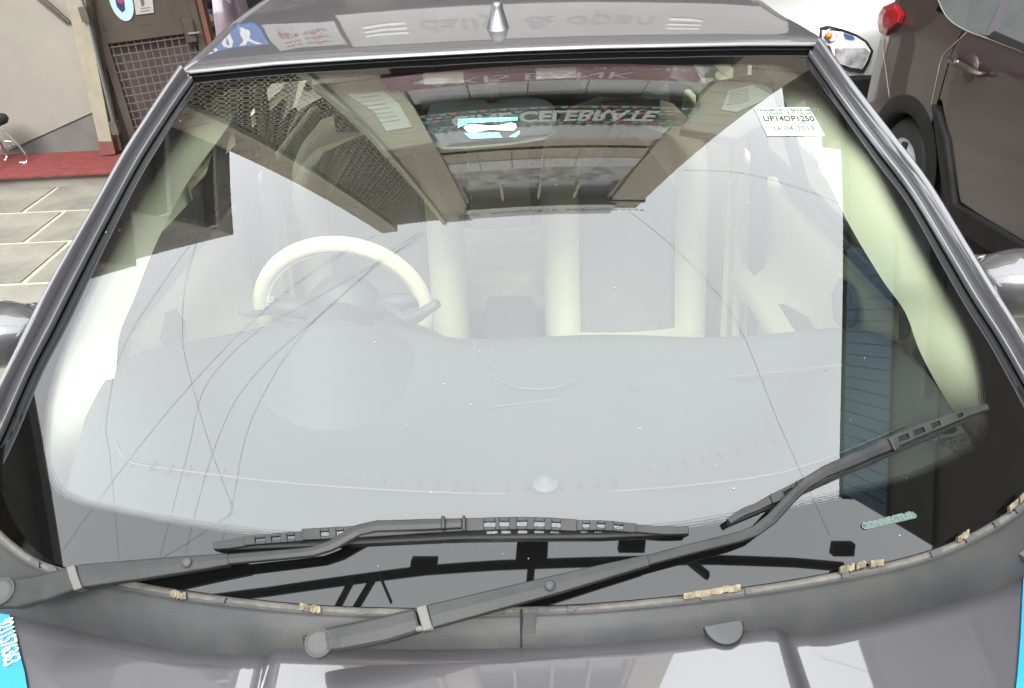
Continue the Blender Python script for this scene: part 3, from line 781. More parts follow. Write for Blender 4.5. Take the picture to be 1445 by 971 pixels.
# hood
REAR = [(-60, 850), (0, 864), (60, 874), (150, 894), (250, 914), (325, 922), (345, 919), (385, 912), (440, 912), (600, 913), (722, 911), (900, 901), (1000, 890), (1090, 881), (1106, 885), (1130, 889), (1160, 888), (1250, 868), (1350, 843), (1400, 828), (1445, 812), (1500, 790)]
RA = [onhood(x, y) for x, y in REAR]
RP = []
for i in range(len(RA)-1):
    for k in range(6): RP.append(lerp(RA[i], RA[i+1], k/6))
RP.append(RA[-1])
rows = []
for j in range(26):
    t = j/25; r = []
    for p in RP:
        x = p.x*(1+.02*t); y = lerp(p.y, -.55, t**1.2); z = hoodz(x, y)
        cr = abs(abs(x)-.318)
        z -= .0045*math.exp(-(cr/.010)**2)
        if t > .8: z -= (t-.8)**2*3
        r.append(Vector((x, y, z)))
    rows.append(r)
grid('hood', rows, M['paint'], CAR, solid=-.012)
# fenders and nose
for sgn in (-1, 1):
    rows = []
    for j in range(26):
        y = lerp(.86, -.62, j/25); e = .69+.02*j/25; r = []
        for (dx, dz) in ((-.006, -.02), (0, -.003), (.05, -.012), (.10, -.04), (.14, -.09), (.165, -.18), (.175, -.3), (.17, -.5), (.15, -.68)):
            pull = max(0, (j-18)/7)**2*.25
            r.append(Vector((sgn*(e+dx-pull*.6), y, hoodz(e, min(y, .62))+dz)))
        rows.append(r)
    grid('fender', rows, M['paint'], CAR)
rows = []
for j in range(9):
    t = j/8; r = []
    for i in range(25):
        u = i/24*2-1; r.append(Vector((u*.70, -.55-.14*math.sin(t*math.pi*.6)-.05*(1-u*u), .74-.55*t-.06*u*u)))
    rows.append(r)
NOSE = grid('front_bumper', rows, M['paint'], CAR)
for sgn in (-1, 1):
    MB().lathe((sgn*.5, -.70, .60), (0, -1, .2), [(-.03, .10), (0, .09), (.02, .06), (.03, 0)]).build('headlight', M['chrome'], CAR, smooth=True)
# body sides, tail, wheels
for sgn in (-1, 1):
    rows = []
    for j in range(30):
        y = lerp(.86, 3.35, j/29); r = []
        for (dx, z) in ((.80, .99), (.835, .93), (.86, .80), (.865, .6), (.85, .4), (.82, .22)):
            pull = max(0, (j-22)/7)**2*.16
            r.append(Vector((sgn*(dx-pull), y, z)))
        rows.append(r)
    grid('body_side', rows, M['paint'], CAR)
    # door glass and B pillar outside
    lo = [Vector((sgn*.80, y, .99)) for y in (1.02, 1.7, 2.4, 2.95)]
    hi = [Vector((sgn*.73, 1.05, 1.12)), Vector((sgn*.60, 1.6, 1.41)), Vector((sgn*.575, 2.4, 1.43)), Vector((sgn*.57, 2.95, 1.37))]
    loft('side_window', lo, hi, M['sglass'], CAR, nl=16, nc=4)
    MB().prism([(sgn*.802, 1.84, .99), (sgn*.802, 1.90, .99), (sgn*.60, 1.90, 1.45), (sgn*.60, 1.85, 1.45)], (-sgn*.02, 0, 0)).build('b_pillar', M['rubber'], CAR)
    MB().tube([(sgn*.80, .98, .99), (sgn*.80, 1.8, .99), (sgn*.80, 2.95, .99)], .012, 6).build('belt_seal', M['rubber'], CAR)
rows = []
for j in range(7):
    t = j/6; r = [Vector((lerp(-1, 1, i/16)*lerp(.62, .74, t), lerp(3.28, 3.42, math.sin(t*math.pi*.7)), lerp(.99, .25, t))) for i in range(17)]
    rows.append(r)
grid('tailgate', rows, M['paint'], CAR)
loft('rear_window', [(-.54, 3.16, 1.38), (0, 3.2, 1.42), (.54, 3.16, 1.38)], [(-.64, 3.3, .99), (0, 3.34, .99), (.64, 3.3, .99)], M['sglass'], CAR, nl=12, nc=4)
for sgn in (-1, 1):
    for y in (-.02, 2.55):
        WH = MB().lathe((sgn*.74, y, .30), (sgn, 0, 0), [(-.09, .2), (-.09, .27), (-.07, .30), (.07, .30), (.09, .27), (.09, .19)], 32).build('wheel', M['rubber'], CAR, smooth=True)
        MB().lathe((sgn*.74, y, .30), (sgn, 0, 0), [(.09, .19), (.07, .17), (.06, .05), (.08, .04), (.08, 0)], 24).build('rim', M['silver'], WH, smooth=True)

# cowl
BOTX = [(x, y) for x, y in BOT]
def offpts(px, o_, n):
    P = along([Vector((x, y, 0)) for x, y in px], n); r = []
    for i, p in enumerate(P):
        d = (P[min(i+1, n-1)]-P[max(i-1, 0)]).normalized(); r.append((p.x-d.y*o_, p.y+d.x*o_))
    return r
NC = 110
T1 = offpts(BOTX, 9, NC); 
LOW = along([Vector((x, y, 0)) for x, y in [(-75, 835), (-50, 850), (-10, 866), (60, 874), (150, 894), (250, 914), (325, 922), (385, 914), (500, 912), (600, 913), (722, 911), (850, 905), (1000, 890), (1090, 882), (1150, 889), (1250, 868), (1350, 843), (1400, 828), (1460, 805), (1520, 780)]], NC)
rows = []
for i in range(NC):
    a = G(T1[i][0], T1[i][1], .009); p = onhood(LOW[i].x, LOW[i].y); b = Vector((p.x, p.y-.012, p.z-.022))
    r = []
    for t, k in ((0, 0), (.03, .005), (.06, .001), (.12, .002), (.3, .006), (.5, .008), (.7, .006), (.85, .002), (.95, -.001), (1, -.004)):
        r.append(lerp(a, b, t)+Vector((0, -.3, .95))*k)
    rows.append(r)
COWL = grid('cowl_panel', rows, M['plastic'], CAR)
def cowlpt(px, py, h=0):        # ray onto the cowl rows (nearest quad by columns)
    best = None
    for r in rows:
        for p in r:
            v = p-CAM; z = v.dot(FW); u = (WPX/2+FPX*v.dot(RT)/z, HPX/2-FPX*v.dot(UP)/z)
            dd = (u[0]-px)**2+(u[1]-py)**2
            if best is None or dd < best[0]: best = (dd, (p-CAM).length)
    return CAM+ray(px, py)*(best[1]-h)
fixn(MB().prism([cowlpt(x, y, .003) for x, y in [(734, 860), (737, 860), (737, 911), (734, 911)]], (0, -.001, -.003)).build('seam', M['darkvoid'], COWL))
fixn(MB().prism([cowlpt(x, y, .0025) for x, y in [(738, 866), (756, 865), (756, 909), (738, 909)]], (0, -.001, -.003)).build('cover_strap', M['plastic'], COWL, bevel=.001))
for (x, y, rr) in ((1020, 883, .0235), (1449, 768, .024)):
    c = cowlpt(x, y, -.003)
    MB().lathe(c, (0, -.3, .95), [(-.004, rr), (.0025, rr), (.003, rr-.0015), (.0032, rr*.5), (.0032, 0)]).build('cap', M['plastic'], COWL, smooth=True)
    MB().tube([c+Vector((math.cos(a)*rr, math.sin(a)*rr*.95, math.sin(a)*rr*.3+.002)) for a in [2*math.pi*k/28 for k in range(29)]], .0012, 5).build('cap_ring', M['darkvoid'], COWL)

# wipers
M['collar'] = mat('dusty_collar', (.10, .098, .09), .6)
def bar(name, pts, h, th, m, parent, bevel=.0015):     # pts: (px, py, width in px); rectangular bar h over the glass
    n = len(pts); V = []; Fc = []
    for i, pt in enumerate(pts):
        x, y, wd = pt[:3]; hh = pt[3] if len(pt) > 3 else h
        a = pts[max(i-1, 0)]; b = pts[min(i+1, n-1)]; dx, dy = b[0]-a[0], b[1]-a[1]; l = math.hypot(dx, dy); nx, ny = -dy/l, dx/l
        p = G(x-nx*wd/2, y-ny*wd/2, hh); q = G(x+nx*wd/2, y+ny*wd/2, hh)
        V += [p, lerp(p, q, .5)+EN*.0012, q, q-EN*th, p-EN*th]
    for i in range(n-1):
        for k in range(5):
            a = i*5+k; b = i*5+(k+1) % 5; Fc.append((a, b, b+5, a+5))
    Fc += [tuple(range(4, -1, -1)), tuple((n-1)*5+k for k in range(5))]
    return fixn(mesh(name, V, Fc, m, parent, bevel=bevel))
def holed(pts, slots, h, th, parent, name='blade_frame'):   # frame with open slots: rails, webs and solid lands
    P = along([Vector((x, y, wd)) for x, y, wd in pts], 60)
    def seg(t0, t1, s0, s1, nm=name):
        k = max(2, int((t1-t0)*14)); q = []
        V = []; Fc = []
        for i in range(k+1):
            t = lerp(t0, t1, i/k); f = t*59; j = min(int(f), 58); p = lerp(P[j], P[j+1], f-j); d = (P[j+1]-P[j]); l = math.hypot(d.x, d.y); nx, ny = -d.y/l, d.x/l
            a = G(p.x+nx*p.z*(s0-.5), p.y+ny*p.z*(s0-.5), h); b = G(p.x+nx*p.z*(s1-.5), p.y+ny*p.z*(s1-.5), h)
            V += [a, b, b-EN*th, a-EN*th]
        for i in range(k):
            for c in range(4):
                a = i*4+c; b = i*4+(c+1) % 4; Fc.append((a, b, b+4, a+4))
        Fc += [(3, 2, 1, 0), tuple(k*4+c for c in range(4))]
        return V, Fc
    mb = MB()
    def add(vf):
        n0 = len(mb.V); mb.V += vf[0]; mb.F += [tuple(n0+i for i in f) for f in vf[1]]
    t = 0
    for (a, b) in slots:
        add(seg(t, a, 0, 1)); add(seg(a, b, 0, .34)); add(seg(a, b, .74, 1)); t = b
    add(seg(t, 1, 0, 1))
    return fixn(mb.build(name, M['plastic2'], parent, bevel=.0008))
for side in (0, 1):
    WP = thing('tmp', '', '') ; bpy.data.objects.remove(WP)
    if side == 0:
        ARM = bar('wiper_arm', [(-34, 838, 40, .060), (20, 838, 42, .058), (60, 829, 38, .056), (103, 815, 34, .054)], .055, .016, M['plastic2'], CAR, .003)
        ARM['label'] = 'left wiper arm lying level along the foot of the glass'
        bar('hinge_collar', [(98, 817, 35, .056), (110, 813, 35, .056)], .056, .018, M['collar'], ARM)
        bar('arm_channel', [(110, 813, 33, .053), (200, 803, 28, .046), (260, 796, 23, .040), (322, 789, 17, .036)], .045, .012, M['plastic2'], ARM)
        bar('arm_rod', [(321, 789, 15, .036), (400, 782, 14, .032), (440, 778, 14, .030), (465, 770, 15, .029), (485, 759, 16, .028), (505, 748, 16, .028), (530, 742, 16, .029), (600, 740, 16, .030), (652, 738, 14, .030)], .03, .007, M['plastic2'], ARM)
        MB().lathe(G(263, 794, .043), EN, [(-.002, .006), (.0005, .006), (.001, .004), (.0018, .003), (.0018, 0)], 16).build('rivet', M['plastic'], ARM, smooth=True)
        MB().lathe(G(0, 834, .064), EN, [(-.01, .017), (-.001, .0165), (.0, .0155), (-.002, .0145), (-.001, .008), (-.001, 0)], 24).build('pivot_cap', M['plastic'], ARM, smooth=True)
        BL = bar('blade_rubber', [(303, 773, 6), (420, 768, 7), (650, 757, 7), (850, 755, 7), (972, 750, 6)], .011, .009, M['rubber'], ARM, 0)
        bar('rubber_edge', [(303, 776, 2), (500, 768, 2), (800, 758, 2), (972, 754, 2)], .004, .004, M['rubber'], BL, 0)
        holed([(426, 754, 16), (520, 749, 17), (640, 741, 18), (740, 738, 18), (814, 741, 17)], [(.09, .12), (.145, .17), (.60, .64), (.655, .69), (.72, .76), (.79, .83), (.86, .90)], .026, .006, ARM)
        holed([(344, 763, 13), (390, 759, 14), (430, 756, 14)], [(.2, .34), (.42, .56), (.66, .78)], .022, .006, ARM, 'blade_claw')
        holed([(300, 770, 10), (320, 768, 12), (347, 764, 13)], [], .018, .006, ARM, 'blade_claw')
        holed([(812, 741, 15), (850, 741, 14), (898, 745, 13)], [(.18, .30), (.42, .54), (.66, .78)], .022, .006, ARM, 'blade_claw')
        holed([(896, 745, 11), (920, 747, 11), (946, 748, 12), (972, 748, 10)], [], .019, .007, ARM, 'blade_claw')
        bar('clip', [(622, 737, 19, .036), (628, 737, 19, .036)], .034, .010, M['plastic2'], ARM); bar('clip', [(652, 738, 22, .033), (657, 738, 22, .033)], .034, .010, M['plastic2'], ARM)
    else:
        ARM = bar('wiper_arm', [(428, 910, 26, .052), (450, 905, 32, .053), (480, 900, 36, .054), (540, 888, 37, .053), (590, 874, 34, .050)], .05, .018, M['plastic2'], CAR, .003)
        ARM['label'] = 'right wiper arm sweeping diagonally up across the glass'
        bar('hinge_collar', [(592, 874, 36, .052), (606, 870, 36, .052)], .05, .018, M['collar'], ARM)
        bar('collar_clip', [(586, 887, 9, .050), (612, 886, 8, .050)], .05, .006, M['collar'], ARM)
        bar('arm_channel', [(606, 870, 34, .050), (700, 846, 30, .044), (775, 827, 27, .040), (850, 807, 22, .036), (916, 790, 17, .034)], .045, .012, M['plastic2'], ARM)
        bar('arm_rod', [(915, 790, 15, .034), (980, 773, 15, .033), (1045, 757, 15, .032), (1068, 748, 16, .032), (1090, 731, 17, .032), (1115, 704, 16, .032), (1140, 680, 16, .031), (1165, 665, 17, .031), (1200, 650, 18, .031), (1258, 626, 17, .030)], .03, .007, M['plastic2'], ARM)
        MB().lathe(G(776, 826, .043), EN, [(-.002, .0065), (.0005, .0065), (.001, .0045), (.0018, .0035), (.0018, 0)], 16).build('rivet', M['plastic'], ARM, smooth=True)
        MB().lathe(G(449, 907, .056), EN, [(-.012, .0165), (-.001, .016), (.0, .015), (-.002, .014), (-.001, .008), (-.001, 0)], 24).build('pivot_cap', M['plastic'], ARM, smooth=True)
        BL = bar('blade_rubber', [(1028, 738, 6), (1090, 712, 6), (1200, 662, 7), (1320, 612, 6), (1395, 576, 5)], .011, .009, M['rubber'], ARM, 0)
        holed([(1127, 686, 16), (1180, 662, 17), (1230, 637, 18), (1290, 611, 17), (1345, 589, 14)], [(.52, .62), (.66, .72), (.75, .81), (.85, .90)], .026, .006, ARM)
        holed([(1089, 704, 13), (1110, 695, 15), (1134, 682, 14)], [(.42, .68)], .022, .006, ARM, 'blade_claw')
        holed([(1029, 735, 9), (1050, 722, 11), (1070, 714, 11), (1092, 702, 13)], [], .019, .006, ARM, 'blade_claw')
        holed([(1340, 592, 13), (1362, 583, 12), (1395, 573, 8)], [(.3, .45)], .02, .006, ARM, 'blade_claw')
        bar('clip', [(1258, 627, 22, .034), (1266, 623, 22, .034)], .034, .010, M['plastic2'], ARM)

# side mirrors
for sgn, px, lab_ in ((-1, (-14, 472), 'left door mirror cap at the picture edge'), (1, (1450, 398), 'right door mirror cap at the picture edge')):
    c = at(*px, Y=1.22); b = MB(); nr = 14; ns = 24; V = []; Fc = []
    ax = Vector((sgn*.12, 0, 0)); 
    for i in range(nr+1):
        ph = math.pi*i/nr
        for k in range(ns):
            th_ = 2*math.pi*k/ns
            v = Vector((.115*math.sin(ph)*math.cos(th_), .075*math.sin(ph)*math.sin(th_), .062*math.cos(ph)))
            if v.y > .03: v.y = .03
            v.z *= 1-.15*(v.x*sgn/.115)
            V.append(c+v)
    for i in range(nr):
        for k in range(ns):
            a = i*ns+k; d_ = i*ns+(k+1) % ns; Fc.append((a, a+ns, d_+ns, d_))
    MR = mesh('door_mirror', V, Fc, M['paint'], CAR, smooth=True, label=lab_)
    MB().tube([c+Vector((-sgn*.02, 0, -.03)), c+Vector((-sgn*.12, .03, -.09)), c+Vector((-sgn*.18, .04, -.10))], [.03, .025, .03], 10).build('mirror_foot', M['rubber'], MR, smooth=True)
    MB().box(c+Vector((0, .033, 0)), (.19, .004, .09)).build('mirror_glass', M['chrome'], MR)

# dust specks and droppings on the glass
b = MB(); sr = random.Random(11)
for _ in range(70):
    x, y = sr.uniform(80, 1400), sr.uniform(110, 800)
    p = G(x, y, .0012); xx, ss, _q = gxs(x, y); rr_ = sr.choice([.0005, .0006, .0008, .0012])
    nn = gnorm(xx, ss); u = nn.orthogonal().normalized(); v = nn.cross(u)
    if abs(xx) < .7 and ss > .07:
        b.F.append(tuple(range(len(b.V), len(b.V)+6))); b.V += [p+(u*math.cos(k)+v*math.sin(k))*rr_*sr.uniform(.6, 1.4) for k in [i*math.pi/3 for i in range(6)]]
tag(b.build('dust_specks', mat('pale_dust', (.3, .3, .28), .9), GLS), kind='stuff')
# ---- interior ----
def ip(x, y, Y): return at(x, y, Y=Y)
# dashboard: from the glass foot back to its rear edge
fro = [(86, 706), (150, 724), (300, 752), (450, 766), (600, 770), (750, 767), (900, 757), (1000, 745), (1150, 714), (1280, 682), (1385, 640)]
rear = [(120, 590), (150, 535), (190, 500), (240, 488), (330, 470), (430, 452), (560, 452), (650, 478), (850, 472), (1000, 476), (1100, 470), (1195, 462), (1245, 474), (1275, 490), (1305, 522), (1345, 580)]
A = along([Vector((x, y, 0)) for x, y in fro], 70); B = along([Vector((x, y, 0)) for x, y in rear], 70); rows = []
for p, q in zip(A, B):
    a = G(p.x, p.y, -.015); a.z -= .004; b = at(q.x, q.y, Z=.89)
    if b.x > .655: b = at(q.x, q.y, X=.655)
    if b.x < -.655: b = at(q.x, q.y, X=-.655)
    r = []
    for t in [k/14 for k in range(15)]:
        v = lerp(a, b, t); v.z += -.06*math.sin(math.pi*t)**1.0*(1-t)*1.3*max(0, 1-(abs(b.x)/.66)**4)
        r.append(v)
    r += [b+Vector((0, .02, -.03)), b+Vector((0, .02, -.25)), b+Vector((0, -.1, -.4))]
    rows.append(r)
DASH = grid('dashboard', rows, M['dash'], CAR)
def onz(px, py, z): return at(px, py, Z=z)
def dashp(px, py, up=.002):      # nearest dashboard point along the ray
    best = None
    for r in rows[::1]:
        for k in range(14):
            p = lerp(r[k], r[k+1], .5)
            v = p-CAM; z = v.dot(FW); u = (WPX/2+FPX*v.dot(RT)/z, HPX/2-FPX*v.dot(UP)/z)
            dd = (u[0]-px)**2+(u[1]-py)**2
            if best is None or dd < best[0]: best = (dd, (p-CAM).length)
    return CAM+ray(px, py)*(best[1]-up)
# defroster slot with louvres, sensor, centre vent lid, panel lines
def line(name, pts, r, m, parent, up=.003, n=24):
    q = along([dashp(x, y, up) for x, y in pts], n); return MB().tube(q, r, 5).build(name, m, parent, smooth=True)
M['lineg'] = mat('light_grey_line', (.075, .077, .08), .7)
DV = line('defroster_rim', [(160, 618), (180, 650), (240, 662), (400, 681), (560, 692), (700, 697), (850, 694), (1000, 682), (1130, 660), (1278, 600)], .0018, M['lineg'], DASH)
line('defroster_rim', [(182, 648), (300, 668), (450, 684), (600, 690)], .002, M['dash2'], DASH)
b = MB()
for i in range(110):
    t = i/129; x = lerp(190, 1270, t); y = 655+32*math.sin(math.pi*min(1, t*1.15))**.8-(max(0, t-.62)*150 if t > .62 else 0)
    p = dashp(x, y-2, .004) if i % 3 == 0 else None
    if p: b.box(p, (.0035, .022, .004))
b.build('defroster_louvres', M['dash2'], DASH)
SN = MB().lathe(dashp(769, 682, .004), (0, 0, 1), [(0, .020), (.003, .018), (.004, .012), (.008, .011), (.011, .006), (.012, 0)], 24).build('sun_sensor', M['lineg'], DASH, smooth=True, label='small round light sensor in the middle of the dashboard')
line('lid_seam', [(668, 478), (676, 505), (700, 535), (745, 549), (800, 543), (822, 520), (824, 480)], .0016, M['lineg'], DASH)
line('lid_seam', [(688, 508), (700, 517), (750, 522), (790, 517), (800, 508)], .0014, M['lineg'], DASH)
line('panel_seam', [(690, 575), (850, 555), (1000, 535), (1190, 515)], .0014, M['lineg'], DASH)
line('panel_seam', [(890, 545), (900, 550), (1000, 540), (1190, 520)], .0015, M['dash2'], DASH)
# instrument hood
c = at(470, 498, Z=.93); rowsB = []
for i in range(19):
    q_ = i/18
    rowsB.append([c+Vector((.27*q_*math.cos(t), .27*q_*math.sin(t)*(1.0 if math.sin(t) > 0 else 1.7)-.01, .115*math.exp(-3.2*q_*q_)-.045-.03*q_)) for t in [2*math.pi*k/40 for k in range(40)]])
grid('instrument_hood', rowsB, M['dash'], DASH, closed=True)
# steering wheel
WC = at(487, 441, Y=1.50); RW = .186
wn = Vector((0, math.cos(R(9)), math.sin(R(9)))); wu = Vector((0, -math.sin(R(9)), math.cos(R(9)))); wx = Vector((1, 0, 0))
rm = MB().tube([WC+wx*RW*math.cos(a)+wu*RW*math.sin(a) for a in [2*math.pi*k/72 for k in range(73)]], .0185, 12, cap=False).build('steering_wheel', M['cream'], CAR, smooth=True)
b = MB()
for k in range(60):
    a = math.pi*(.08+.84*k/59); p = WC+(wx*math.cos(a)+wu*math.sin(a))*(RW-.018)-wn*.006
    t = (-wx*math.sin(a)+wu*math.cos(a)); b.tube([p-t*.003-wn*.003, p+t*.003+(wx*math.cos(a)+wu*math.sin(a))*.005-wn*.006], .0013, 4)
for k in range(8):
    a = math.pi*(.97-.10*k/8)
    p = WC+(wx*math.cos(a)+wu*math.sin(a))*(RW-.014)-wn*.014; q = WC+(wx*math.cos(a)+wu*math.sin(a))*(RW-.026)-wn*.004
    b.tube([p, q], .0013, 4)
tag(b.build('stitching', M['white'], rm), kind='stuff')
hub = MB().lathe(WC+wn*.01, wn, [(-.05, .06), (-.03, .085), (0, .09), (.03, .08), (.04, 0)], 28).build('wheel_hub', M['dash2'], rm, smooth=True)
for a in (R(10), R(170), R(270)):
    d = wx*math.cos(a)+wu*math.sin(a); MB().tube([WC+d*.06, WC+d*(RW-.01)], [.03, .018], 8).build('spoke', M['dash2'], rm, smooth=True)
# column shroud and stalks
MB().lathe(WC-wn*.03, -wn, [(0, .05), (.03, .075), (.10, .09), (.16, .10)], 24).build('column_shroud', M['dash2'], CAR, smooth=True)
sp = [at(545, 430, Y=1.42), at(572, 452, Y=1.40), at(590, 446, Y=1.39), at(618, 428, Y=1.38)]
MB().tube(sp, [.010, .012, .014, .010], 10).build('stalk', M['dash2'], CAR, smooth=True, label='right column stalk')
MB().tube([at(380, 440, Y=1.45), at(352, 444, Y=1.42), at(338, 440, Y=1.41)], [.008, .008, .006], 8).build('stalk', M['dash2'], CAR, smooth=True)
# seats
def seat(cx, lab_):
    # backrest centre panel + bolsters + head restraint
    def sh(name, x0, x1, m, bul, par, z0=.42, top=1.17):
        rowsS = []
        for j in range(17):
            t = j/16; z = lerp(z0, top, t); yy = 1.98+.22*t
            k = 1.0 if t < .72 else max(.0, 1-((t-.72)/.28)**2.2)**.5
            ca = cx
            xa = ca+(x0-ca)*(k if abs(x0-ca) > .05 else 1); xb = ca+(x1-ca)*(k if abs(x1-ca) > .05 else 1)
            r = []
            for i in range(13):
                u = i/12; r.append(Vector((lerp(xa, xb, u), yy-(bul*math.sin(math.pi*u)**.6 if bul != .028 else .030+.012*math.sin(math.pi*u))-.012, z)))
            r.append(Vector((xb, yy+.10, z))); r.insert(0, Vector((xa, yy+.10, z)))
            rowsS.append(r)
        return grid(name, rowsS, m, par)
    ST_ = sh('front_seat', cx-.245, cx+.245, M['creamleather'], .02, CAR); ST_['label'] = lab_
    sh('centre_panel', cx-.145, cx+.145, M['greyfabric'], .028, ST_, .42, 1.10)
    sh('bolster', cx-.25, cx-.135, M['creamleather'], .058, ST_, .42, 1.12); sh('bolster', cx+.135, cx+.25, M['creamleather'], .058, ST_, .42, 1.12)
    for dx in (-.19, .19): MB().tube([(cx+dx, 1.925+.22*t, lerp(.45, 1.05, t)) for t in (0, .3, .6, 1)], .002, 4).build('seam', M['steel'], ST_)
    rowsS = []
    for j in range(9):
        ph = math.pi*j/8; rowsS.append([Vector((cx+.14*math.sin(ph)**.5*math.copysign(abs(math.cos(t))**.6, math.cos(t)), 2.24+.055*math.sin(ph)**.5*math.sin(t), 1.24+.075*math.cos(ph))) for t in [2*math.pi*k/24 for k in range(24)]])
    grid('headrest', rowsS, M['creamleather'], ST_, closed=True)
    MB().box((cx, 1.75, .45), (.48, .52, .14)).build('cushion', M['creamleather'], ST_, bevel=.04)
    fixn(MB().box((cx, 2.10, 1.16), (.16, .015, .05)).build('headrest_post', M['alloy'], ST_))
seat(-.385, 'driver seat behind the steering wheel with cream bolsters'); seat(.36, 'passenger seat with cream bolsters and grey centre')
# rear bench
MB().box((0, 2.86, .74), (1.25, .16, .66)).build('rear_seat', M['greyfabric'], CAR, bevel=.04)
RS = [o for o in COL.objects if o.name == 'rear_seat'][0]
for x in (-.42, 0, .42): MB().box((x, 2.88, 1.12), (.27, .08, .16)).build('headrest', M['creamleather'] if x else M['dash2'], RS, bevel=.035)
MB().box((-.02, 2.775, .66), (.24, .02, .46)).build('armrest', M['creamleather'], RS, bevel=.015)
MB().box((0, 2.6, .46), (1.25, .5, .16)).build('rear_cushion', M['creamleather'], RS, bevel=.03)
MB().box((0, 3.08, .92), (1.25, .38, .03)).build('parcel_shelf', M['dash2'], CAR)
MB().box((0, 1.75, .42), (.16, .9, .25)).build('centre_console', M['dash2'], CAR, bevel=.02)
MB().box((0, 1.9, .25), (1.55, 2.9, .04)).build('floor_pan', M['dash2'], CAR)
# door trims
for sgn in (-1, 1):
    X = .70*sgn
    rowsD = []
    top = [(1.06, 1.03), (1.15, 1.035), (1.4, 1.03), (1.75, 1.035), (1.9, 1.02), (2.0, .95)]
    tp = along([Vector((0, y, z)) for y, z in top], 30)
    for p in tp:
        rowsD.append([Vector((X+.05*sgn, p.y, p.z-.03)), Vector((X+.01*sgn, p.y, p.z+.002)), Vector((X-.015*sgn, p.y, p.z-.02)), Vector((X-.01*sgn, p.y, p.z-.08)), Vector((X+.01*sgn, p.y, p.z-.16)), Vector((X-.005*sgn, p.y, p.z-.24)), Vector((X-.05*sgn, p.y, p.z-.28)), Vector((X-.05*sgn, p.y, p.z-.33)), Vector((X, p.y, p.z-.40)), Vector((X+.01*sgn, p.y, .35))])
    DT = grid('door_trim', rowsD, M['cream'], CAR, label='cream door lining on the picture %s' % ('left' if sgn < 0 else 'right'))
    el = [(265, 432), (280, 440), (288, 470), (280, 492), (262, 496), (252, 478), (250, 455)] if sgn < 0 else [(1072, 424), (1105, 430), (1135, 448), (1152, 474), (1092, 476), (1080, 450)]
    el = [(238, 440), (250, 436), (262, 452), (264, 476), (256, 494), (240, 494), (232, 476)] if sgn < 0 else el
    fixn(MB().prism([at(x, y, X=X-.022*sgn) for x, y in el], (sgn*.01, 0, 0)).build('grab_recess', M['dash'], DT, bevel=.003))
    if sgn > 0:
        fixn(MB().prism([at(x, y, X=X-.03) for x, y in [(1183, 392), (1196, 400), (1206, 432), (1203, 455), (1190, 470), (1175, 450), (1172, 415)]], (.01, 0, 0)).build('door_handle', M['dash2'], DT, bevel=.003))
    mq = [(168, 458), (186, 456), (183, 470), (186, 480), (184, 492), (178, 500), (175, 516), (166, 522), (160, 500), (161, 475)] if sgn < 0 else [(1268, 418), (1276, 430), (1281, 452), (1277, 475), (1268, 480)]
    fixn(MB().prism([at(x, y, X=X-.035*sgn) for x, y in mq], (sgn*.008, 0, 0)).build('mirror_corner', M['dash'], DT))
    rp = [Vector((X+.0*sgn, y, z)) for y, z in ((1.02, 1.05), (1.3, 1.045), (1.6, 1.045), (1.80, 1.05))]
    MB().tube(rp, .011, 6).build('window_seal', M['rubber'], DT)
    # upright B pillar trims and belt
    MB().prism([(sgn*.70, 1.81, .5), (sgn*.70, 1.86, .5), (sgn*.60, 1.87, 1.40), (sgn*.60, 1.82, 1.40)], (sgn*.03, 0, 0)).build('b_pillar_trim', M['dash2'], CAR)
    MB().prism([(sgn*.685, 1.93, .4), (sgn*.685, 1.97, .4), (sgn*.59, 1.97, 1.40), (sgn*.59, 1.93, 1.40)], (sgn*.02, 0, 0)).build('pillar_cover', M['cream'], CAR)
    MB().prism([(sgn*.665, 1.93, .4), (sgn*.645, 1.93, .4), (sgn*.59, 1.95, 1.30), (sgn*.60, 1.95, 1.30)], (0, .004, 0)).build('seat_belt', M['creamleather'], CAR)
    MB().box((sgn*.715, 2.45, .7), (.03, .95, .62)).build('rear_door_trim', M['cream'], CAR, bevel=.01)
# A pillar linings (just behind the glass)
LA = [(296, 118), (252, 168), (210, 235), (185, 280), (138, 366), (103, 440), (73, 510), (56, 575), (58, 655), (80, 694)]
LB = [(345, 135), (322, 178), (290, 222), (262, 262), (222, 340), (190, 420), (168, 475), (160, 540), (115, 640), (82, 694)]
RA_ = [(1080, 100), (1100, 130), (1130, 185), (1165, 250), (1200, 320), (1245, 395), (1277, 440), (1300, 500), (1345, 580), (1388, 625)]
RB_ = [(1110, 84), (1162, 118), (1208, 175), (1248, 230), (1308, 340), (1345, 404), (1376, 460), (1394, 515), (1400, 590), (1395, 622)]
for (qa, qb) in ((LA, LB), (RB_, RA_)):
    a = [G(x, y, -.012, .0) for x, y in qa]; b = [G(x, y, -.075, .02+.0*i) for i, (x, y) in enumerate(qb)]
    loft('a_pillar_trim', a, b, M['litcream'], CAR, nl=40, nc=12, bulge=.016, dirv=Vector((0, -.45, .9)))
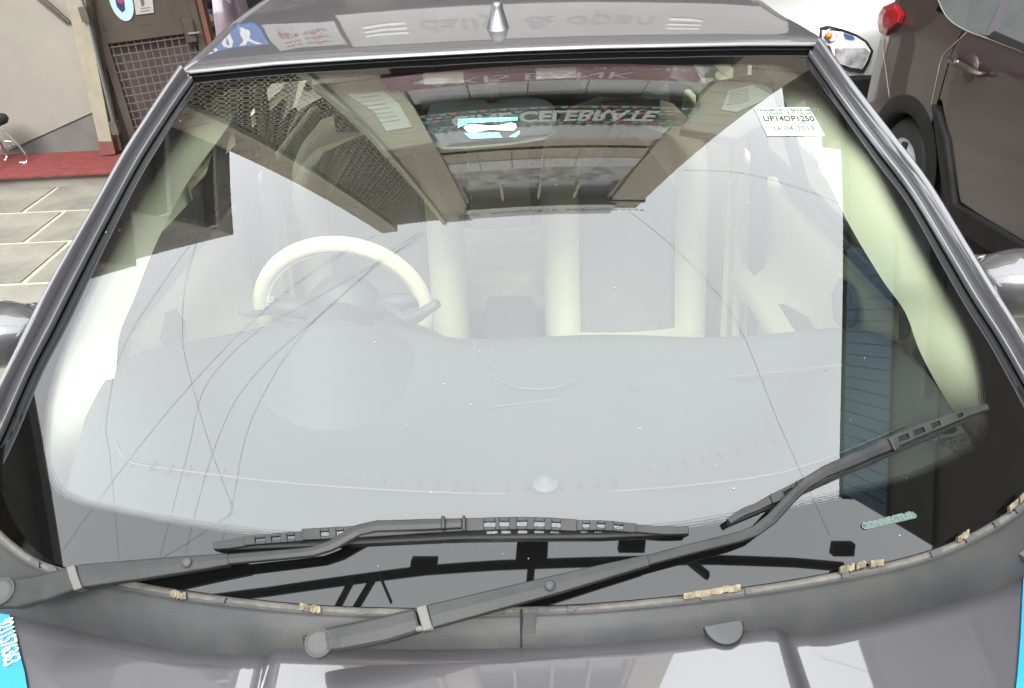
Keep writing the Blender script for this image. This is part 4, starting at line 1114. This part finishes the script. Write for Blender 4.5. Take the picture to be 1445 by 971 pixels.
# headliner, visors, mirror
rowsH = []
for j in range(9):
    d = 1.55*j/8; r = []
    for i in range(25):
        p = topedge(i/24); r.append(Vector((p.x*.90, p.y+.03+d, p.z-.030+.05*(1-math.exp(-d/.55)))))
    rowsH.append(r)
grid('headliner', rowsH, mat('beige_headliner', (.14, .13, .105), .9), CAR)
M['visor'] = mat('visor_fabric', (.06, .055, .045), .9)
for sgn, q, lq in ((-1, [(440, 118), (548, 110), (585, 150), (612, 200), (540, 212), (505, 168)], [(489, 133), (540, 128), (562, 145), (582, 179), (545, 185), (528, 158)]),
                   (1, [(985, 118), (1060, 104), (1092, 128), (1100, 165), (1040, 195), (960, 180), (985, 140)], [(1028, 128), (1062, 120), (1090, 134), (1068, 146), (1040, 158), (1018, 155)])):
    VS = fixn(MB().prism([G(x, y, -.035, .03) for x, y in q], (0, .012, -.02)).build('sun_visor', M['visor'], CAR, bevel=.004))
    VL = fixn(MB().prism([G(x, y, -.035, .027) for x, y in lq], (0, .001, -.002)).build('visor_label', mat('label_paper', (.13, .135, .14), .7), VS))
    for k in range(7):
        t = (k+1)/9; a = lerp(Vector(lq[0]), Vector(lq[4]), t) if sgn < 0 else lerp(Vector(lq[0]), Vector(lq[5]), t); b_ = lerp(Vector(lq[1]), Vector(lq[3]), t) if sgn < 0 else lerp(Vector(lq[1]), Vector(lq[3]), t)
        a2 = lerp(a, b_, .12); b2 = lerp(a, b_, .8)
        MB().tube([G(a2.x, a2.y, -.035, .025), G(b2.x, b2.y, -.035, .025)], .0006, 4).build('print_line', M['wallgrey'], VL)
mo = [(608, 146), (640, 141), (700, 138), (745, 137), (768, 140), (782, 148), (787, 170), (785, 188), (770, 198), (720, 206), (660, 211), (625, 212), (610, 206), (603, 190), (600, 165)]
M['mirrorbody'] = mat('mirror_housing', (.03, .036, .042), .35)
MI = fixn(MB().prism([G(x, y, -.06, .03) for x, y in mo], (0, .03, -.008)).build('interior_mirror', M['mirrorbody'], CAR, bevel=.008))
mp = [(622, 152), (700, 145), (772, 146), (778, 188), (700, 197), (633, 203)]
fixn(MB().prism([G(x, y, -.06, .022) for x, y in mp], (0, .002, 0)).build('mirror_back', M['dash2'], MI))
wl = mat('white_patch', (.82, .84, .82), .5); cl = mat('cyan_patch', (.25, .70, .80), .5)  # colours of the flat white and cyan shapes on the mirror back
bone = [(654, 180), (658, 176.5), (668, 175.5), (690, 177.5), (705, 176.5), (722, 173), (728, 175), (729, 180), (725, 184), (712, 184), (690, 183), (672, 187), (660, 186.5)]
fixn(MB().prism([G(x, y, -.06, .018) for x, y in bone], (0, .0005, 0)).build('mirror_patch', wl, MI))
for q in ([(646, 168), (731, 165), (730, 170), (700, 172), (660, 174), (646, 181)], [(655, 188), (704, 187), (709, 194), (664, 196)], [(718, 193), (733, 184), (734, 188), (728, 194)]):
    fixn(MB().prism([G(x, y, -.06, .018) for x, y in q], (0, .0005, 0)).build('mirror_patch', cl, MI))
MB().tube([G(693, 140, -.05, .035), G(694, 112, -.012, .01)], [.010, .016], 10).build('mirror_stem', M['rubber'], MI, smooth=True)
# blue tapes with a phone number at both hood corners
def tape(name, px, lab_):
    top = [onhood(x, y, .0) for x, y in px]
    V = [p+Vector((0, 0, .004)) for p in top]; rr = []
    o = fixn(MB().prism(V, (0, 0, -.003)).build(name, M['cyan'])); return tag(o, lab_, 'tape', 'bright blue tapes at the hood corners')
TL = tape('blue_tape', [(-14, 858), (14, 867), (24, 905), (36, 950), (46, 1010), (-20, 1010)], 'bright blue tape printed with a white phone number at the left hood corner')
tape('blue_tape', [(1443, 818), (1500, 800), (1500, 1010), (1428, 1010), (1434, 960), (1439, 900)], 'plain bright blue tape at the right hood corner')
pa = onhood(4, 868, .006); pb = onhood(19, 951, .006)
text('phone_number', '9211576363', .027, lerp(pa, pb, .47), pb-pa, Vector((1, 0, 0)), M['whiteprint'], TL, sx=.62, bold=.003)
# ================= other vehicles =================
SV = thing('brown_suv', 'dark brown car parked on the right with a red tail light and bulging door handle', 'car', (2.6, 3, 0))
SX = 2.15
def sp_(y, z, dx=0): return Vector((SX+dx, y, z))
def bul(z):    # tumblehome profile
    return .10*max(0, z-.95)**1.1*3.0 + .03*((z-.6)/.4)**2*.4
# side skin as grid in (Y,z) with the wheel arch left out
def skin(name, ya, yb, zfun0, zfun1, m, parent=SV, n=40, k=16, dx=0, **kw):
    rows = []
    for i in range(n+1):
        y = lerp(ya, yb, i/n); z0, z1 = zfun0(y), zfun1(y)
        rows.append([sp_(y, lerp(z0, z1, j/k), bul(lerp(z0, z1, j/k))+dx+(.12*max(0, y-4.15)**2)) for j in range(k+1)])
    return grid(name, rows, m, parent, **kw)
WCy, WCz, AR = 3.93, .285, .335
def arch(y):
    d = abs(y-WCy); return max(.26, WCz+math.sqrt(max(0, AR*AR-d*d))) if d < AR else .26
belt = lambda y: 1.05+.05*max(0, (y-3.5))
skin('body_side', 3.70, 4.45, lambda y: arch(y)-.01, lambda y: min(1.5, belt(y)+.0), M['suvpaint'])
skin('rear_pillar', 4.0, 4.42, lambda y: belt(y), lambda y: 1.62, M['suvpaint'], n=12)
skin('front_door', 1.2, 2.62, lambda y: .32, belt, M['suvpaint'])
dfront = skin('rear_door', 2.64, 3.69, lambda y: .34 if y < 3.3 else lerp(.34, .72, min(1, (y-3.3)/.36)), belt, M['suvpaint'])
skin('front_fender', -.6, 1.18, lambda y: .3, lambda y: 1.0, M['suvpaint'])
# door gap lines (pale reflective edges)
DG = [(1365, 45), (1347, 62), (1330, 80), (1322, 110), (1314, 150)]
def sv(x, y, off=.0):
    p = at(x, y, X=SX); 
    for _ in range(4): p = at(x, y, X=SX+bul(p.z)+.12*max(0, p.y-4.15)**2-off)
    return p
MB().tube(along([sv(x, y, .003) for x, y in DG], 20), .0022, 5).build('door_gap', M['steel'], SV, smooth=True)
MB().tube(along([sv(x, y, .003) for x, y in [(1248, 52), (1246, 70), (1250, 100), (1255, 138)]], 14), .0018, 5).build('bumper_gap', M['steel'], SV, smooth=True)
MB().tube(along([sv(x, y, .004) for x, y in [(1320, -10), (1330, 14), (1342, 30), (1365, 44), (1390, 53), (1445, 74)]], 20), .003, 5).build('window_trim', M['steel'], SV, smooth=True)
def svq(name, px, m, off=.004, th=.012, parent=SV, **kw):
    return fixn(MB().prism([sv(x, y, off) for x, y in px], (th, 0, 0)).build(name, m, parent, **kw))
svq('quarter_window', [(1320, -30), (1327, 6), (1340, 28), (1366, 44), (1391, 50), (1422, -30)], M['bglass'], .004)
svq('window_pillar', [(1391, 51), (1404, 46), (1432, -12), (1421, -20)], mat('grey_pillar', (.12, .11, .12), .4), .006)
svq('door_window', [(1406, 44), (1434, -12), (1500, -12), (1500, 86), (1445, 66)], M['bglass'], .004)
svq('window_seal', [(1394, 51), (1402, 44), (1500, 86), (1500, 98)], M['rubber'], .012)
# tail light: faceted red lens
tl = [(1240, 20), (1246, 10), (1262, 3), (1270, 8), (1277, 20), (1272, 34), (1250, 51), (1241, 46), (1238, 34)]
c = sv(1257, 27, .05)
V = [sv(x, y, .004) for x, y in tl]+[lerp(sv(x, y, .04), c, .38) for x, y in tl]+[c]; k = len(tl)
Fc = [(i, (i+1) % k, k+(i+1) % k, k+i) for i in range(k)]+[(k+i, k+(i+1) % k, 2*k) for i in range(k)]
TLT = fixn(mesh('tail_light', V, Fc, M['redlens'], SV, bevel=.004))
# handle: dished cup and bar
M['handle'] = mat('brown_handle_metal', (.07, .055, .05), .33, .5)
hc = sv(1368, 97, .0)
MB().lathe(hc+Vector((-.004, 0, 0)), (-1, 0, 0), [(-.006, .066), (.003, .06), (.008, .045), (.011, .025), (.012, 0)], 28).build('handle_cup', M['handle'], SV, smooth=True)
ha, hb = sv(1341, 84, .035), sv(1381, 105, .035)
HB = MB().tube([ha+Vector((.03, 0, 0)), ha, lerp(ha, hb, .3)+Vector((-.006, 0, 0)), lerp(ha, hb, .7)+Vector((-.006, 0, 0)), hb, hb+Vector((.03, 0, 0))], [.014, .018, .017, .016, .014, .01], 12).build('door_handle', M['handle'], SV, smooth=True)
MB().lathe(sv(1348, 87, .058), (-1, 0, 0), [(-.01, .008), (.002, .008), (.002, 0)], 12).build('lock', M['chrome'], HB)
# wheel arch cladding, sill cladding
rows = []
for i in range(31):
    a = math.pi*(-.08+1.16*i/30); rI, rO = AR-.035, AR+.055
    f = lambda r, dx: Vector((SX+bul(max(.3, WCz+r*math.sin(a)))+dx, WCy-r*math.cos(a), WCz+r*math.sin(a)))
    rows.append([f(rI, .09), f(rI, -.004), f(rI+.02, -.008), f(rO-.012, -.008), f(rO, .0)])
M['cladding'] = mat('dark_cladding', (.011, .0105, .0105), .75, var=.2, vscale=6, spec=.3)
grid('arch_cladding', rows, M['cladding'], SV)
svq('sill_cladding', [(1312, 146), (1322, 158), (1334, 198), (1341, 250), (1345, 288), (1370, 301), (1445, 346), (1520, 388), (1520, 430), (1440, 385), (1345, 325), (1328, 300), (1326, 250), (1318, 190)], M['cladding'], .02, .06, bevel=.012)
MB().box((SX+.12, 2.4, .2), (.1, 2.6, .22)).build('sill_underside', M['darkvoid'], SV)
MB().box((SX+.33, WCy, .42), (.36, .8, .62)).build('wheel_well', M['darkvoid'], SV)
for (cy, nm) in ((WCy, 1), (1.3-.2, 0)):
    if nm:
        WH = MB().lathe((SX+.11, cy, WCz), (-1, 0, 0), [(-.10, .17), (-.10, .235), (-.07, .258), (.05, .262), (.085, .25), (.095, .21), (.09, .165)], 48).build('wheel', M['rubber'], SV, smooth=True)
        b = MB()
        for k in range(60):
            a = 2*math.pi*k/60; r = .26
            b.box((SX+.11-.045, cy+r*math.cos(a), WCz+r*math.sin(a)), (.05, .012, .012), Matrix.Rotation(a, 3, 'X'))
        tag(b.build('tread_blocks', M['rubber'], WH), kind='stuff')
        RM = MB().lathe((SX+.11, cy, WCz), (-1, 0, 0), [(.09, .175), (.088, .17), (.08, .16), (.085, .11), (.095, .06), (.10, .03), (.10, 0)], 36).build('rim', M['silver'], WH, smooth=True)
        for k in range(5):
            a = 2*math.pi*k/5+.3; MB().box((SX+.11-.092, cy+.12*math.cos(a), WCz+.12*math.sin(a)), (.02, .055, .04), Matrix.Rotation(a, 3, 'X')).build('rim_slot', M['darkvoid'], WH, bevel=.006)
# far bulk: roof, rear, nose so it stands as a car
rows = []
for i in range(12):
    y = lerp(4.42, 1.2, i/11); zz = 1.62+.06*math.sin(math.pi*i/11)
    rows.append([Vector((SX+.19, y, zz-.02)), Vector((SX+.24, y, zz)), Vector((SX+.85, y, zz+.03)), Vector((SX+1.5, y, zz-.02)), Vector((SX+1.6, y, 1.1)), Vector((SX+1.62, y, .3))])
grid('roof', rows, M['suvpaint'], SV)
MB().prism([(SX+.19, 4.42, 1.60), (SX+1.5, 4.42, 1.60), (SX+1.6, 4.5, 1.05), (SX+1.55, 4.5, .35), (SX+.06, 4.46, .35), (SX+.04, 4.45, 1.05)], (0, -.05, 0)).build('tailgate', M['suvpaint'], SV, bevel=.02)
MB().prism([(SX+.19, 1.2, 1.6), (SX+1.5, 1.2, 1.6), (SX+1.6, .5, 1.02), (SX+.1, .5, 1.02)], (0, .04, 0)).build('windscreen', M['bglass'], SV)
MB().box((SX+.85, -.05, .66), (1.5, 1.15, .66)).build('hood', M['suvpaint'], SV, bevel=.08)
svl = skin('side_glass', 1.3, 3.9, belt, lambda y: 1.58, M['bglass'], n=10, k=4, dx=.02)

# white hatchback behind
WCAR = thing('white_car', 'white hatchback with a large clear headlight and red pinstripe behind the dark car', 'car', (2.7, 6, 0))
YW = 5.15
def wp(x, y, Y=YW): return at(x, y, Y=Y)
def whood(X, Y): return .86+.22*(Y-5.2)-.04*abs(X-2.75)**2
rows = []
xs = [1.72+2.0*i/24 for i in range(25)]
for j in range(20):
    t = j/19; r = []
    for x in xs:
        u = (x-2.72)/1.0; yf = YW-.02+.28*u**2*(1 if u < 0 else 1)+.06
        if t < .5:     # front face
            z = lerp(.25, .84-.05*u*u, t*2); y = yf - .05*math.sin(t*2*math.pi*.5)
        else:
            k = (t-.5)*2; y = lerp(yf, 6.15, k); z = lerp(.84-.05*u*u, 1.06-.04*u*u, k**.85)
        r.append(Vector((x, y, z)))
    rows.append(r)
BW = grid('front_body', rows, M['white'], WCAR)
for sgn, xx in ((-1, 1.72), (1, 3.72)):
    rw = []
    for j in range(12):
        y = lerp(YW+.27, 8.6, j/11); rw.append([Vector((xx, y, 1.0)), Vector((xx-sgn*-.03, y, .85)), Vector((xx+sgn*.03, y, .6)), Vector((xx, y, .25))])
    grid('body_side', rw, M['white'], WCAR)
grid('roof', [[Vector((lerp(1.95, 3.5, i/8), y, z-.05*(i/4-1)**2)) for i in range(9)] for y, z in ((6.9, 1.47), (7.4, 1.53), (8.2, 1.5), (8.6, 1.4))], M['white'], WCAR)
MB().prism([(1.78, 6.16, 1.04), (3.66, 6.16, 1.04), (3.45, 6.9, 1.47), (2.0, 6.9, 1.47)], (0, .03, -.02)).build('windscreen', M['bglass'], WCAR)
MB().prism([(1.76, 6.25, 1.02), (1.76, 8.5, 1.02), (1.95, 8.4, 1.4), (1.95, 6.95, 1.44)], (.02, 0, 0)).build('side_window', M['bglass'], WCAR)
MB().box((1.66, 6.35, 1.06), (.2, .1, .13)).build('door_mirror', M['rubber'], WCAR, bevel=.03)
# headlight unit
def facepush(px, off=.0):      # ray onto front face (y curved)
    p = wp(*px)
    for _ in range(6):
        u = (p.x-2.72); p = at(*px, Y=YW+.04+.28*u*u-.05-off)
    return p
hl = [(1157, 40), (1170, 37), (1190, 41), (1210, 49), (1224, 58), (1233, 72), (1228, 88), (1219, 103), (1200, 101), (1176, 92), (1166, 82), (1156, 64)]
HL = fixn(MB().prism([facepush(p, .004) for p in hl], (0, .03, 0)).build('headlight', M['rubber'], WCAR, bevel=.004))
hi_ = [(1160, 43), (1188, 45), (1208, 52), (1221, 60), (1229, 72), (1224, 86), (1217, 98), (1200, 96), (1179, 87), (1172, 66), (1160, 58)]
fixn(MB().prism([facepush(p, .010) for p in hi_], (0, .006, 0)).build('reflector', mat('bright_reflector', (.8, .8, .8), .3), HL, bevel=.003))
fixn(MB().prism([facepush(p, .014) for p in [(1178, 68), (1222, 68), (1227, 74), (1217, 97), (1200, 95), (1178, 88)]], (0, .003, 0)).build('lamp_bowl', mat('lamp_bowl', (.62, .62, .62), .2, .2, col2=(.22, .22, .22), vscale=14), HL, bevel=.002))
MB().lathe(facepush((1172, 50), .012), (0, -1, .2), [(0, .045), (.008, .043), (.008, .036), (.0, .03)], 24).build('indicator_bowl', M['chrome'], HL, smooth=True)
MB().lathe(facepush((1171, 50), .022), (0, -1, .2), [(-.01, .020), (.008, .016), (.014, 0)], 16).build('indicator_bulb', M['orange'], HL, smooth=True)
fixn(MB().prism([facepush(p, .02) for p in [(1190, 46), (1204, 51), (1207, 56), (1193, 54)]], (0, .002, 0)).build('painted_blue_reflection', mat('blue_reflection_paint', (.05, .12, .3), .3), HL))  # flat blue patch that paints a reflection onto the headlight
MB().tube([wp(1155, 42, 5.28), wp(1152, 40, 5.3), wp(1145, 27, 5.5), wp(1138, 18, 5.7)], .003, 4).build('hood_gap', M['wallgrey'], WCAR)
# stripe, wiper
def onwh(x, y):
    p = at(x, y, Y=5.6)
    for _ in range(12):
        k = max(0, min(1, (p.y-5.2)/.95)); z = lerp(.84, 1.06, k**.85)-.045*(p.x-2.72)**2+.004; p = at(x, y, Z=z)
    return p
rs = [(1165, 6), (1190, 12), (1212, 18), (1240, 26)]
b = MB(); q = [onwh(*p) for p in rs]
for i in range(3): b.quad(q[i], q[i+1], q[i+1]+Vector((0, .035, .010)), q[i]+Vector((0, .035, .010)))
b.build('red_pinstripe', mat('red_stripe', (.5, .03, .08), .4), WCAR)
MB().tube([wp(1160, 3, 6.1), wp(1200, 5, 6.1), wp(1255, 2, 6.1)], .014, 6).build('wiper', M['rubber'], WCAR)
MB().tube([wp(1150, -4, 6.12), wp(1200, -1, 6.12), wp(1262, -4, 6.12)], .03, 6).build('cowl', M['rubber'], WCAR)
MB().box((2.7, YW+.02, .42), (1.0, .06, .16)).build('grille', M['rubber'], WCAR, bevel=.02)
for x in (1.85, 3.6): MB().lathe((x, 5.95, .3), (-1 if x < 2 else 1, 0, 0), [(-.1, .2), (-.1, .3), (.1, .3), (.11, .2), (.09, .15), (.1, 0)], 28).build('wheel', M['rubber'], WCAR, smooth=True)

# stool at the left edge
SL = thing('steel_stool', 'chrome-legged stool with a black round seat at the left picture edge', 'stool', (-3.75, 5.3, .105))
sc = at(-24, 170, Y=5.30)
MB().lathe(sc, (0, 0, 1), [(-.035, .10), (-.03, .145), (-.01, .155), (.012, .15), (.02, .11), (.022, 0)], 28).build('seat', M['rubber'], SL, smooth=True)
for k in range(4):
    a = math.pi/4+k*math.pi/2 - .5
    d = Vector((math.cos(a), math.sin(a), 0))
    foot = Vector((sc.x, sc.y, .118))+d*.17
    MB().tube(along([sc+d*.07+Vector((0, 0, -.03)), sc+d*.12+Vector((0, 0, -.12)), foot+Vector((0, 0, .08)), foot, foot-d*.05+Vector((0, 0, 0))], 20), .0085, 8).build('leg', M['chrome'], SL, smooth=True)
MB().tube([Vector((sc.x+.13*math.cos(t), sc.y+.13*math.sin(t), .25)) for t in [2*math.pi*k/24 for k in range(25)]], .006, 6).build('foot_ring', M['chrome'], SL, smooth=True)

# scooters beyond the gate
pinkm = mat('lilac_panel', (.30, .22, .27), .3, 0, .6); purp = mat('purple_panel', (.10, .035, .08), .3, 0, .6)
blk = M['rubber']
def scooter(o_, ang, body, low, lab_, dz=0):
    B_ = thing('scooter', lab_, 'scooter', o_, 'scooters parked beyond the gate')
    rt_ = Matrix.Rotation(ang, 3, 'Z')
    def w(x, y, z): return Vector(o_)+rt_ @ Vector((x, y, z))
    for yy in (-.58, .58):
        wh_ = MB().lathe(w(0, yy, .22), rt_ @ Vector((1, 0, 0)), [(-.045, .15), (-.045, .21), (0, .225), (.045, .21), (.045, .15)], 28).build('wheel', blk, B_, smooth=True)
        MB().lathe(w(0, yy, .22), rt_ @ Vector((1, 0, 0)), [(-.03, .15), (-.01, .04), (.01, .04), (.03, .15)], 20).build('rim', M['silver'], wh_, smooth=True)
    A = along([w(-.20, -.36, .38), w(-.17, -.42, .75), w(-.12, -.36, .98)], 8); C_ = along([w(0, -.52, .38), w(0, -.56, .75), w(0, -.42, 1.0)], 8); D = along([w(.20, -.36, .38), w(.17, -.42, .75), w(.12, -.36, .98)], 8)
    grid('front_shield', [[a, lerp(a, c_, .6)+Vector((0, 0, 0)), c_, lerp(c_, d, .4), d] for a, c_, d in zip(A, C_, D)], body, B_, solid=.012)
    MB().box(w(0, 0, .33), (.34, .5, .06), rt_).build('foot_board', low, B_, bevel=.02)
    rr = [[w(s*.17*k, y, z) for s in (-1, -.5, .5, 1)] for y, z, k in ((.12, .40, .8), (.2, .62, 1), (.6, .66, .95), (.92, .62, .4))]
    loft('tail_body', [w(-.15, .1, .62), w(-.17, .5, .68), w(-.05, .95, .66)], [w(-.15, .15, .3), w(-.14, .5, .40), w(-.04, .9, .55)], body, B_, nl=8, nc=3, solid=.01)
    loft('tail_body', [w(.15, .1, .62), w(.17, .5, .68), w(.05, .95, .66)], [w(.15, .15, .3), w(.14, .5, .40), w(.04, .9, .55)], low, B_, nl=8, nc=3, solid=.01)
    MB().box(w(0, .45, .73), (.28, .72, .11), rt_).build('seat', blk, B_, bevel=.04)
    MB().tube([w(0, -.58, .24), w(0, -.45, .95), w(0, -.42, 1.04)], .025, 8).build('fork', M['silver'], B_)
    MB().tube([w(-.33, -.30, 1.06), w(-.1, -.42, 1.04), w(.1, -.42, 1.04), w(.33, -.30, 1.06)], .016, 8).build('handlebar', blk, B_)
    MB().lathe(w(0, -.50, 1.02), rt_ @ Vector((0, -1, .2)), [(-.1, .10), (-.02, .10), (.03, .07), (.04, 0)], 20).build('headlamp', body, B_, smooth=True)
    for s in (-1, 1):
        MB().box(w(s*.14, -.50, .97), (.09, .05, .05), rt_).build('indicator', M['orange'], B_, bevel=.012)
        st_ = MB().tube([w(s*.26, -.33, 1.06), w(s*.30, -.36, 1.22)], .006, 6).build('mirror_stem', blk, B_)
        MB().lathe(w(s*.31, -.36, 1.26), rt_ @ Vector((0, 1, 0)), [(-.01, .05), (.01, .055), (.012, 0)], 16).build('mirror', blk, st_, smooth=True)
    MB().box(w(-.02, -.595, .55), (.20, .01, .13), rt_).build('number_plate', M['white'], B_)
    return B_
scooter((-2.86, 8.5, 0), R(30), pinkm, purp, 'lilac scooter with a purple lower body just beyond the gate')
scooter((-2.10, 8.35, 0), R(16), blk, M['silver'], 'black and silver scooter right of the lilac one beyond the gate')
scooter((-3.5, 9.9, 0), R(-50), M['greyside'], blk, 'grey scooter parked furthest back behind the lilac one')
